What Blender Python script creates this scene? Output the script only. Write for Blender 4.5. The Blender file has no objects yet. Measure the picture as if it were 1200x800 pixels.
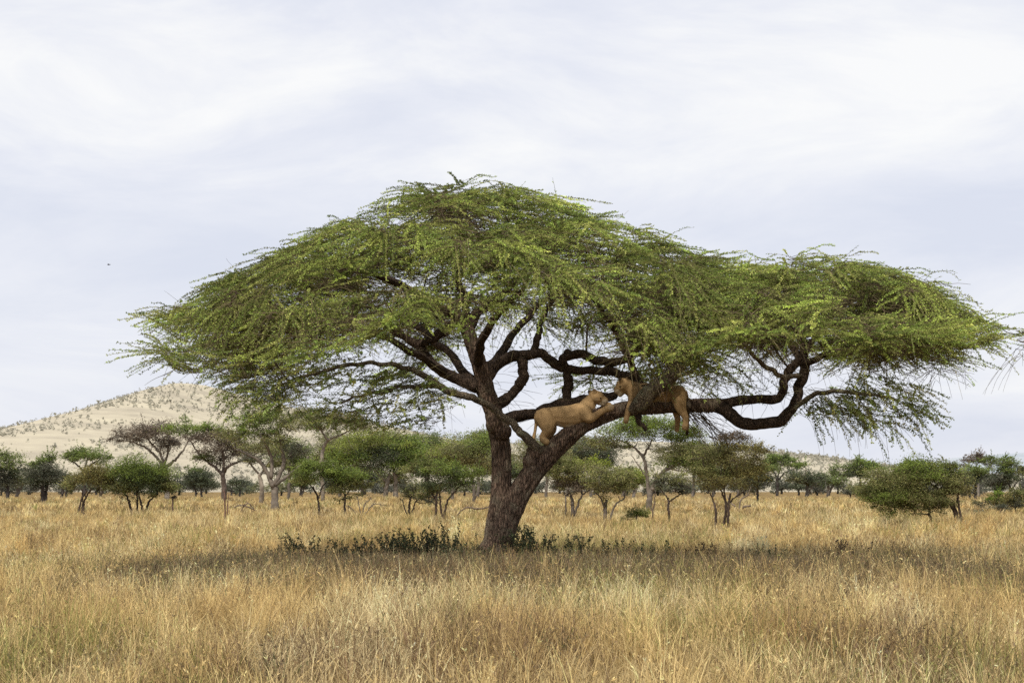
import bpy, bmesh, math, random
import numpy as np
from mathutils import Vector

SEED = 11
rng = np.random.default_rng(SEED)
random.seed(SEED)
scene = bpy.context.scene
COL = scene.collection
PI = math.pi

# ------------------------------------------------------------------ camera
F = 2400.0                     # focal length in pixels of the 1200 px wide photograph
HC = 2.0                       # eye height (standing in a safari car)
PITCH = math.atan(170.0 / F)
cam_d = bpy.data.cameras.new("camera")
cam = bpy.data.objects.new("camera", cam_d)
COL.objects.link(cam)
cam.location = (0, 0, HC)
cam.rotation_euler = (PI / 2 + PITCH, 0, 0)
cam_d.sensor_width = 36.0
cam_d.lens = F / 1200.0 * 36.0
cam_d.clip_end = 20000
cam_d.dof.use_dof = True
cam_d.dof.focus_distance = 47.0
cam_d.dof.aperture_fstop = 8.0
scene.camera = cam


def P(px, py, D):
    """a point of the place, D metres ahead, seen at photo pixel (px, py)"""
    u, v = (px - 600.0) / F, (400.0 - py) / F
    dy = math.cos(PITCH) - v * math.sin(PITCH)
    dz = math.sin(PITCH) + v * math.cos(PITCH)
    return np.array([u / dy * D, D, HC + dz / dy * D])


# ------------------------------------------------------------------ noise
def _hash(ix, iy, s):
    h = (ix.astype(np.int64) * 374761393 + iy.astype(np.int64) * 668265263 + s * 982451653) & 0x7fffffff
    h = ((h ^ (h >> 13)) * 1274126177) & 0x7fffffff
    return ((h ^ (h >> 16)) & 0xffff) / 65535.0


def vnoise(x, y, s=0):
    x = np.asarray(x, float); y = np.asarray(y, float)
    ix, iy = np.floor(x), np.floor(y)
    fx, fy = x - ix, y - iy
    fx, fy = fx * fx * (3 - 2 * fx), fy * fy * (3 - 2 * fy)
    a = _hash(ix, iy, s); b = _hash(ix + 1, iy, s); c = _hash(ix, iy + 1, s); d = _hash(ix + 1, iy + 1, s)
    return (a * (1 - fx) + b * fx) * (1 - fy) + (c * (1 - fx) + d * fx) * fy


def fbm(x, y, s=0, o=4):
    r = 0; a = 1.0; t = 0
    for k in range(o):
        r = r + a * vnoise(x * 2 ** k, y * 2 ** k, s + 17 * k); t += a; a *= 0.5
    return r / t


def unit(v):
    return v / np.maximum(np.linalg.norm(v, axis=-1, keepdims=True), 1e-9)


def sstep(a, b, x):
    t = np.clip((x - a) / (b - a), 0, 1)
    return t * t * (3 - 2 * t)


# ------------------------------------------------------------------ mesh collector
class MB:
    def __init__(self):
        self.v = []; self.c = []; self.q = []; self.t = []; self.qm = []; self.tm = []; self.n = 0

    def add(self, v, quads=None, tris=None, col=(1, 1, 1), mat=0):
        v = np.asarray(v, np.float32).reshape(-1, 3)
        c = np.asarray(col, np.float32)
        if c.ndim == 1:
            c = np.broadcast_to(c, (len(v), 3))
        self.v.append(v); self.c.append(c.reshape(-1, 3))
        if quads is not None and len(quads):
            q = np.asarray(quads, np.int32).reshape(-1, 4) + self.n
            self.q.append(q); self.qm.append(np.full(len(q), mat, np.int32))
        if tris is not None and len(tris):
            t = np.asarray(tris, np.int32).reshape(-1, 3) + self.n
            self.t.append(t); self.tm.append(np.full(len(t), mat, np.int32))
        self.n += len(v)

    def build(self, name, mats, parent=None, smooth=True, origin=None):
        v = np.concatenate(self.v); c = np.concatenate(self.c)
        if origin is not None:
            v = v - np.asarray(origin, np.float32)
        me = bpy.data.meshes.new(name)
        q = np.concatenate(self.q) if self.q else np.zeros((0, 4), np.int32)
        t = np.concatenate(self.t) if self.t else np.zeros((0, 3), np.int32)
        me.vertices.add(len(v)); me.vertices.foreach_set('co', v.ravel().astype(np.float32))
        loops = np.concatenate([q.ravel(), t.ravel()]).astype(np.int32)
        me.loops.add(len(loops)); me.loops.foreach_set('vertex_index', loops)
        np_ = len(q) + len(t)
        me.polygons.add(np_)
        st = np.concatenate([np.arange(len(q)) * 4, len(q) * 4 + np.arange(len(t)) * 3]).astype(np.int32)
        me.polygons.foreach_set('loop_start', st)
        mi = np.concatenate((self.qm or [np.zeros(0, np.int32)]) + (self.tm or [np.zeros(0, np.int32)])).astype(np.int32)
        for m in mats:
            me.materials.append(m)
        me.polygons.foreach_set('material_index', mi)
        me.update(calc_edges=True)
        me.polygons.foreach_set('use_smooth', np.full(np_, smooth, bool))
        ca = me.color_attributes.new('Col', 'FLOAT_COLOR', 'POINT')
        ca.data.foreach_set('color', np.concatenate([c, np.ones((len(c), 1), np.float32)], 1).ravel().astype(np.float32))
        me.validate()
        o = bpy.data.objects.new(name, me)
        COL.objects.link(o)
        if origin is not None and parent is None:
            o.location = [float(a) for a in origin]
        if parent is not None:
            o.parent = parent
        return o


def tag(o, label=None, cat=None, group=None, kind=None):
    if label: o['label'] = label
    if cat: o['category'] = cat
    if group: o['group'] = group
    if kind: o['kind'] = kind
    return o


def empty(name, loc):
    o = bpy.data.objects.new(name, None)
    o.empty_display_size = 0.3
    COL.objects.link(o)
    o.location = [float(a) for a in loc]
    return o


# ------------------------------------------------------------------ geometry helpers
def smooth_path(pts, rad, n):
    """Catmull-Rom through pts with radii, n samples"""
    p = np.asarray(pts, float); r = np.asarray(rad, float)
    p = np.vstack([2 * p[0] - p[1], p, 2 * p[-1] - p[-2]])
    m = len(p) - 3
    out = []; ro = []
    for k in range(n):
        s = k / (n - 1) * m
        i = min(int(s), m - 1); t = s - i
        a, b, c, d = p[i], p[i + 1], p[i + 2], p[i + 3]
        out.append(0.5 * (2 * b + (c - a) * t + (2 * a - 5 * b + 4 * c - d) * t * t + (3 * b - a - 3 * c + d) * t ** 3))
        ro.append(r[i] * (1 - t) + r[min(i + 1, len(r) - 1)] * t)
    return np.array(out), np.array(ro)


def tube(mb, path, rad, sides=12, col=(0.1, 0.07, 0.05), mat=0, rough=0.0, seed=0, cap=True):
    path = np.asarray(path, float); rad = np.asarray(rad, float)
    n = len(path)
    tan = unit(np.gradient(path, axis=0))
    ref = np.array([0.3, -0.9, 0.2]); ref = ref - tan[0] * np.dot(ref, tan[0]); ref /= np.linalg.norm(ref)
    N = np.zeros((n, 3)); N[0] = ref
    for k in range(1, n):
        v = N[k - 1] - tan[k] * np.dot(N[k - 1], tan[k]); N[k] = v / max(np.linalg.norm(v), 1e-6)
    B = np.cross(tan, N)
    ang = np.arange(sides) / sides * 2 * PI
    ca, sa = np.cos(ang), np.sin(ang)
    R = np.repeat(rad[:, None], sides, 1)
    if rough:
        s = np.concatenate([[0], np.cumsum(np.linalg.norm(np.diff(path, axis=0), axis=1))])
        aa = np.abs(((ang / (2 * PI) * 2) % 2) - 1)
        g = fbm(np.repeat(aa[None] * 5 + 10, n, 0), np.repeat(s[:, None] * 2.2, sides, 1), seed, 3) - 0.5
        g2 = fbm(np.repeat(aa[None] * 14 + 3, n, 0), np.repeat(s[:, None] * 3.0, sides, 1), seed + 5, 2) - 0.5
        R = R * (1 + rough * (1.3 * g + 0.7 * g2))
    V = path[:, None] + R[..., None] * (ca[None, :, None] * N[:, None] + sa[None, :, None] * B[:, None])
    idx = np.arange(n * sides).reshape(n, sides)
    a = idx[:-1]; b = idx[1:]
    q = np.stack([a, np.roll(a, -1, 1), np.roll(b, -1, 1), b], -1).reshape(-1, 4)
    V = V.reshape(-1, 3)
    tris = None
    if cap:
        V = np.vstack([V, path[0] - tan[0] * rad[0] * 0.3, path[-1] + tan[-1] * rad[-1] * 0.6])
        i0, i1 = n * sides, n * sides + 1
        l = idx[0]; e = idx[-1]
        tris = np.vstack([np.stack([np.roll(l, -1), l, np.full(sides, i0)], 1), np.stack([e, np.roll(e, -1), np.full(sides, i1)], 1)])
    mb.add(V, q, tris, col, mat)


def grow(start, d, length, K, droop, wiggle, r=None):
    """M polylines of K points that start along d and bend down by droop (per metre)"""
    M = len(start)
    r = r or rng
    pts = np.zeros((M, K, 3)); pts[:, 0] = start
    d = unit(d); ds = (length / (K - 1))[:, None]
    droop = np.broadcast_to(np.asarray(droop, float), (M,))[:, None]
    for k in range(1, K):
        d = unit(d + np.array([0, 0, -1.0]) * droop * ds + r.normal(0, 1, (M, 3)) * wiggle)
        pts[:, k] = pts[:, k - 1] + d * ds
    return pts


def strand_tubes(mb, pts, r0, r1, col, mat=0, sides=3):
    M, K, _ = pts.shape
    tan = unit(np.gradient(pts, axis=1))
    ref = np.where(np.abs(tan[..., 2:3]) > 0.9, np.array([1.0, 0, 0]), np.array([0, 0, 1.0]))
    N = unit(np.cross(tan, ref)); B = np.cross(tan, N)
    rad = (np.asarray(r0)[:, None] + (np.asarray(r1) - np.asarray(r0))[:, None] * np.linspace(0, 1, K)[None])
    ang = np.arange(sides) / sides * 2 * PI
    V = pts[:, :, None] + rad[:, :, None, None] * (np.cos(ang)[None, None, :, None] * N[:, :, None] + np.sin(ang)[None, None, :, None] * B[:, :, None])
    idx = np.arange(M * K * sides).reshape(M, K, sides)
    a, b = idx[:, :-1], idx[:, 1:]
    q = np.stack([a, np.roll(a, -1, 2), np.roll(b, -1, 2), b], -1).reshape(-1, 4)
    c = np.asarray(col, float)
    if c.ndim == 2:
        c = np.repeat(c, K * sides, 0)
    mb.add(V.reshape(-1, 3), q, None, c, mat)


def leaves(mb, base, axis, hl, hw, col, mat=0, r=None):
    """small diamond leaves: base point, axis direction, half length, half width"""
    r = r or rng
    M = len(base)
    axis = unit(axis)
    side = unit(np.cross(axis, r.normal(0, 1, (M, 3))))
    hl = np.broadcast_to(np.asarray(hl, float), (M,))[:, None]; hw = np.broadcast_to(np.asarray(hw, float), (M,))[:, None]
    mid = base + axis * hl
    V = np.stack([base, mid + side * hw, base + axis * hl * 2, mid - side * hw], 1)
    q = np.arange(M * 4).reshape(M, 4)
    c = np.asarray(col, float)
    if c.ndim == 2:
        c = np.repeat(c, 4, 0)
    mb.add(V.reshape(-1, 3), q, None, c, mat)


def along(pts, per, t0=0.12, r=None):
    """per random places on each strand: position, direction, strand index, t"""
    r = r or rng
    M, K, _ = pts.shape
    cnt = np.asarray(per, int)
    si = np.repeat(np.arange(M), cnt)
    t = t0 + (1 - t0) * r.random(len(si))
    s = t * (K - 1); i = np.minimum(s.astype(int), K - 2); f = (s - i)[:, None]
    a, b = pts[si, i], pts[si, i + 1]
    return a * (1 - f) + b * f, unit(b - a), si, t


# ------------------------------------------------------------------ materials
def new_mat(name):
    m = bpy.data.materials.new(name); m.use_nodes = True
    nt = m.node_tree
    for n in list(nt.nodes): nt.nodes.remove(n)
    out = nt.nodes.new('ShaderNodeOutputMaterial')
    return m, nt, out


def N_(nt, typ, **kw):
    n = nt.nodes.new(typ)
    for k, v in kw.items():
        setattr(n, k, v)
    return n


def mat_leaf(name, trans=0.35, vary=0.25, scale=3.0, gloss=0.15):
    m, nt, out = new_mat(name)
    at = N_(nt, 'ShaderNodeAttribute', attribute_name='Col')
    tc = N_(nt, 'ShaderNodeTexCoord')
    ns = N_(nt, 'ShaderNodeTexNoise'); ns.inputs['Scale'].default_value = scale; ns.inputs['Detail'].default_value = 3
    mr = N_(nt, 'ShaderNodeMapRange'); mr.inputs[1].default_value = 0.3; mr.inputs[2].default_value = 0.7
    mr.inputs[3].default_value = 1 - vary; mr.inputs[4].default_value = 1 + vary
    mul = N_(nt, 'ShaderNodeVectorMath', operation='SCALE')
    nt.links.new(tc.outputs['Object'], ns.inputs['Vector'])
    nt.links.new(ns.outputs['Fac'], mr.inputs[0])
    nt.links.new(at.outputs['Color'], mul.inputs[0]); nt.links.new(mr.outputs[0], mul.inputs['Scale'])
    df = N_(nt, 'ShaderNodeBsdfPrincipled'); df.inputs['Roughness'].default_value = 0.6
    df.inputs['Specular IOR Level'].default_value = gloss
    tr = N_(nt, 'ShaderNodeBsdfTranslucent')
    mx = N_(nt, 'ShaderNodeMixShader'); mx.inputs[0].default_value = trans
    nt.links.new(mul.outputs[0], df.inputs['Base Color']); nt.links.new(mul.outputs[0], tr.inputs['Color'])
    nt.links.new(df.outputs[0], mx.inputs[1]); nt.links.new(tr.outputs[0], mx.inputs[2])
    nt.links.new(mx.outputs[0], out.inputs['Surface'])
    return m


def mat_bark(name, c_dark, c_light, c_lichen=None, scale=(9, 9, 2.2), bump=0.9, attr=False):
    m, nt, out = new_mat(name)
    tc = N_(nt, 'ShaderNodeTexCoord')
    mp = N_(nt, 'ShaderNodeMapping'); mp.inputs['Scale'].default_value = scale
    n1 = N_(nt, 'ShaderNodeTexNoise'); n1.inputs['Scale'].default_value = 2.0; n1.inputs['Detail'].default_value = 8; n1.inputs['Roughness'].default_value = 0.65
    n1.inputs['Distortion'].default_value = 0.6
    vo = N_(nt, 'ShaderNodeTexVoronoi', feature='DISTANCE_TO_EDGE'); vo.inputs['Scale'].default_value = 2.6
    nt.links.new(tc.outputs['Object'], mp.inputs[0])
    nt.links.new(mp.outputs[0], n1.inputs['Vector']); nt.links.new(mp.outputs[0], vo.inputs['Vector'])
    cr = N_(nt, 'ShaderNodeValToRGB')
    cr.color_ramp.elements[0].position = 0.33; cr.color_ramp.elements[0].color = (*c_dark, 1)
    cr.color_ramp.elements[1].position = 0.68; cr.color_ramp.elements[1].color = (*c_light, 1)
    nt.links.new(n1.outputs['Fac'], cr.inputs[0])
    vr = N_(nt, 'ShaderNodeMapRange'); vr.inputs[2].default_value = 0.16; vr.inputs[3].default_value = 0.5; vr.inputs[4].default_value = 1.0
    nt.links.new(vo.outputs['Distance'], vr.inputs[0])
    mul = N_(nt, 'ShaderNodeVectorMath', operation='SCALE')
    nt.links.new(cr.outputs[0], mul.inputs[0]); nt.links.new(vr.outputs[0], mul.inputs['Scale'])
    last = mul.outputs[0]
    if c_lichen:
        n2 = N_(nt, 'ShaderNodeTexNoise'); n2.inputs['Scale'].default_value = 3.5; n2.inputs['Detail'].default_value = 6
        nt.links.new(tc.outputs['Object'], n2.inputs['Vector'])
        r2 = N_(nt, 'ShaderNodeMapRange'); r2.inputs[1].default_value = 0.52; r2.inputs[2].default_value = 0.66
        nt.links.new(n2.outputs['Fac'], r2.inputs[0])
        mx = N_(nt, 'ShaderNodeMix', data_type='RGBA')
        nt.links.new(r2.outputs[0], mx.inputs[0]); nt.links.new(last, mx.inputs[6]); mx.inputs[7].default_value = (*c_lichen, 1)
        last = mx.outputs[2]
    if attr:
        at = N_(nt, 'ShaderNodeAttribute', attribute_name='Col')
        m2 = N_(nt, 'ShaderNodeVectorMath', operation='MULTIPLY')
        nt.links.new(last, m2.inputs[0]); nt.links.new(at.outputs['Color'], m2.inputs[1]); last = m2.outputs[0]
    b = N_(nt, 'ShaderNodeBsdfPrincipled'); b.inputs['Roughness'].default_value = 0.9; b.inputs['Specular IOR Level'].default_value = 0.15
    nt.links.new(last, b.inputs['Base Color'])
    ad = N_(nt, 'ShaderNodeMath', operation='ADD'); nt.links.new(n1.outputs['Fac'], ad.inputs[0]); nt.links.new(vr.outputs[0], ad.inputs[1])
    bp = N_(nt, 'ShaderNodeBump'); bp.inputs['Strength'].default_value = bump; bp.inputs['Distance'].default_value = 0.05
    nt.links.new(ad.outputs[0], bp.inputs['Height']); nt.links.new(bp.outputs[0], b.inputs['Normal'])
    nt.links.new(b.outputs[0], out.inputs['Surface'])
    return m


def mat_attr(name, rough=0.85, vary=0.2, scale=20.0, bump=0.0, spec=0.2):
    m, nt, out = new_mat(name)
    at = N_(nt, 'ShaderNodeAttribute', attribute_name='Col')
    tc = N_(nt, 'ShaderNodeTexCoord')
    ns = N_(nt, 'ShaderNodeTexNoise'); ns.inputs['Scale'].default_value = scale; ns.inputs['Detail'].default_value = 5
    mr = N_(nt, 'ShaderNodeMapRange'); mr.inputs[1].default_value = 0.3; mr.inputs[2].default_value = 0.7
    mr.inputs[3].default_value = 1 - vary; mr.inputs[4].default_value = 1 + vary
    mul = N_(nt, 'ShaderNodeVectorMath', operation='SCALE')
    nt.links.new(tc.outputs['Object'], ns.inputs['Vector']); nt.links.new(ns.outputs['Fac'], mr.inputs[0])
    nt.links.new(at.outputs['Color'], mul.inputs[0]); nt.links.new(mr.outputs[0], mul.inputs['Scale'])
    b = N_(nt, 'ShaderNodeBsdfPrincipled'); b.inputs['Roughness'].default_value = rough; b.inputs['Specular IOR Level'].default_value = spec
    nt.links.new(mul.outputs[0], b.inputs['Base Color'])
    if bump:
        bp = N_(nt, 'ShaderNodeBump'); bp.inputs['Strength'].default_value = bump; bp.inputs['Distance'].default_value = 0.02
        nt.links.new(ns.outputs['Fac'], bp.inputs['Height']); nt.links.new(bp.outputs[0], b.inputs['Normal'])
    nt.links.new(b.outputs[0], out.inputs['Surface'])
    return m


def mat_ground(name, cols, scale, bump=0.0):
    m, nt, out = new_mat(name)
    tc = N_(nt, 'ShaderNodeTexCoord')
    n1 = N_(nt, 'ShaderNodeTexNoise'); n1.inputs['Scale'].default_value = scale; n1.inputs['Detail'].default_value = 10; n1.inputs['Roughness'].default_value = 0.62
    nt.links.new(tc.outputs['Object'], n1.inputs['Vector'])
    cr = N_(nt, 'ShaderNodeValToRGB')
    e = cr.color_ramp.elements
    e[0].position = 0.3; e[0].color = (*cols[0], 1); e[1].position = 0.7; e[1].color = (*cols[-1], 1)
    for k, c in enumerate(cols[1:-1]):
        x = e.new(0.3 + 0.4 * (k + 1) / (len(cols) - 1)); x.color = (*c, 1)
    nt.links.new(n1.outputs['Fac'], cr.inputs[0])
    b = N_(nt, 'ShaderNodeBsdfPrincipled'); b.inputs['Roughness'].default_value = 0.95; b.inputs['Specular IOR Level'].default_value = 0.05
    nt.links.new(cr.outputs[0], b.inputs['Base Color'])
    nt.links.new(b.outputs[0], out.inputs['Surface'])
    return m


M_leaf = mat_leaf('acacia_leaf', 0.34, 0.2)
M_leaf_far = mat_leaf('far_leaf', 0.25, 0.2, 0.8)
M_grass = mat_leaf('dry_grass', 0.30, 0.12, 1.5, 0.12)
M_trunk = mat_bark('trunk_bark', (0.048, 0.032, 0.023), (0.30, 0.20, 0.14), (0.21, 0.165, 0.115), (6.5, 6.5, 1.5), 1.0)
M_limb = mat_bark('limb_bark', (0.027, 0.019, 0.015), (0.165, 0.112, 0.078), None, (8, 8, 5), 0.9)
M_lichen = mat_bark('lichen_bark', (0.09, 0.07, 0.05), (0.33, 0.26, 0.18), (0.29, 0.275, 0.18), (8, 8, 5), 0.9)
M_twig = mat_attr('twig', 0.9, 0.3, 8.0)
M_stem_far = mat_attr('far_stem', 0.9, 0.35, 3.0)
M_fur = mat_attr('lion_fur', 0.85, 0.07, 60.0, 0.12, 0.12)
M_eye = mat_attr('dark_wet', 0.25, 0.0, 5.0, 0, 0.5)
M_ground = mat_ground('savanna_soil', [(0.10, 0.068, 0.028), (0.20, 0.135, 0.055), (0.33, 0.235, 0.10)], 0.35)
M_far_ground = mat_ground('hill_grass', [(0.30, 0.265, 0.205), (0.41, 0.365, 0.275), (0.49, 0.44, 0.325)], 0.03)  # dry grass, paled by aerial haze put into the colour
M_blue_hill = mat_ground('distant_hill', [(0.30, 0.335, 0.37), (0.36, 0.39, 0.42), (0.42, 0.44, 0.45)], 0.004)  # bluish aerial haze put into the base colour

# ------------------------------------------------------------------ the acacia: frame
TD = 48.0                                   # distance of the big acacia
base = P(590, 668, TD); base[2] = 0.0


def T(px, py, dy=0.0):
    """point of the acacia traced on its own plane, then moved dy metres away along the view"""
    return P(px, py, TD + dy)


tree = empty('acacia_tree', base)
tag(tree, 'huge flat-topped acacia with a forked leaning trunk and two lionesses resting on its limb', 'tree')


def blob_mesh(parts, voxel, name, mats, colour_fn, parent, smooth_it=8, disp=None, origin=(0, 0, 0)):
    """union of balls (centre, radius[, y squash]) remeshed into one continuous skin"""
    bm = bmesh.new()
    for p in parts:
        c, r = p[0], p[1]
        sq = p[2] if len(p) > 2 else 1.0
        from mathutils import Matrix
        mt = Matrix.Translation(Vector([float(a) for a in c])) @ Matrix.Diagonal((r, r * sq, r, 1))
        bmesh.ops.create_icosphere(bm, subdivisions=2, radius=1.0, matrix=mt)
    me = bpy.data.meshes.new('tmp'); bm.to_mesh(me); bm.free()
    o = bpy.data.objects.new('tmp', me); COL.objects.link(o)
    md = o.modifiers.new('r', 'REMESH'); md.mode = 'VOXEL'; md.voxel_size = voxel
    sm = o.modifiers.new('s', 'SMOOTH'); sm.factor = 0.5; sm.iterations = smooth_it
    dg = bpy.context.evaluated_depsgraph_get()
    ev = bpy.data.meshes.new_from_object(o.evaluated_get(dg))
    bpy.data.objects.remove(o); bpy.data.meshes.remove(me)
    n = len(ev.vertices)
    co = np.zeros(n * 3, np.float32); ev.vertices.foreach_get('co', co); co = co.reshape(-1, 3)
    if disp is not None:
        no = np.zeros(n * 3, np.float32); ev.vertices.foreach_get('normal', no); no = no.reshape(-1, 3)
        co = co + no * disp(co, no)[:, None]
    cols = colour_fn(co)
    co = co - np.asarray(origin, np.float32)
    ev.vertices.foreach_set('co', co.ravel().astype(np.float32))
    for a in list(ev.color_attributes): ev.color_attributes.remove(a)
    ca = ev.color_attributes.new('Col', 'FLOAT_COLOR', 'POINT')
    ca.data.foreach_set('color', np.concatenate([cols, np.ones((n, 1))], 1).ravel().astype(np.float32))
    ev.name = name
    ev.materials.clear()
    for m in mats: ev.materials.append(m)
    ev.polygons.foreach_set('use_smooth', np.ones(len(ev.polygons), bool))
    ev.update()
    ob = bpy.data.objects.new(name, ev); COL.objects.link(ob)
    if parent is not None: ob.parent = parent
    return ob


def ball_chain(parts, pts, rads, n, sq=1.0):
    p, r = smooth_path(pts, rads, n)
    for a, b in zip(p, r):
        parts.append((a, b, sq))


# trunk: a left stem, a thick stem leaning right, a flared foot
parts = []
PXM = 1 / 50.0
left_stem = [(585, 668, 0, 22), (582, 640, 0, 17.5), (583, 612, .05, 14.5), (587, 580, .1, 12.5), (588, 545, .15, 12), (586, 515, .15, 11.5), (579, 488, .15, 11), (571, 462, .1, 10.5), (563, 430, .1, 9.5), (553, 400, .1, 8.7), (546, 380, .1, 8)]
right_stem = [(586, 668, -.05, 20), (587, 640, -.1, 15.5), (594, 612, -.12, 14), (607, 582, -.15, 13.3), (624, 555, -.15, 13.2), (642, 533, -.12, 13), (662, 514, -.08, 11.8), (686, 496, -.03, 10.6), (712, 485, 0, 9.6), (733, 479, 0, 9), (770, 476, 0, 8.5), (806, 475, 0, 8.3), (841, 475, 0, 8.3)]
for st in (left_stem, right_stem):
    ball_chain(parts, [T(a, b, c) for a, b, c, d in st], [d * PXM for a, b, c, d in st], 110)
# foot flare and knots
ball_chain(parts, [T(586, 640, -.1), T(575, 640, -.15), T(566, 650, -.2), T(548, 672, -.3)], [.28, .25, .21, .12], 14)
ball_chain(parts, [T(590, 650, 0), T(600, 668, .1), T(608, 680, .15)], [.26, .2, .12], 10)
ball_chain(parts, [T(586, 650, -.2), T(588, 668, -.5), T(590, 690, -.8)], [.27, .22, .12], 10)
parts.append((T(628, 531, -.22), .23)); parts.append((T(624, 541, -.2), .23)); parts.append((T(590, 506, -.1), .2))
parts.append((T(700, 486, -.15), .17)); parts.append((T(583, 497, 0), .28))


def trunk_disp(co, no):
    # long vertical ridges of the bark, following the lean of the stems
    ang = np.arctan2(no[:, 1], no[:, 0])
    a = np.abs(ang) * 4.5
    g = fbm(a + 7, co[:, 2] * 1.1 + co[:, 0] * 0.6, 3, 3) - 0.5
    g2 = fbm(co[:, 0] * 16 + co[:, 1] * 11, co[:, 2] * 7, 9, 2) - 0.5
    return 0.075 * g + 0.03 * g2


trunk = blob_mesh(parts, 0.028, 'trunk', [M_trunk], lambda c: np.full((len(c), 3), 0.1), tree, 4, trunk_disp, base)

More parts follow.
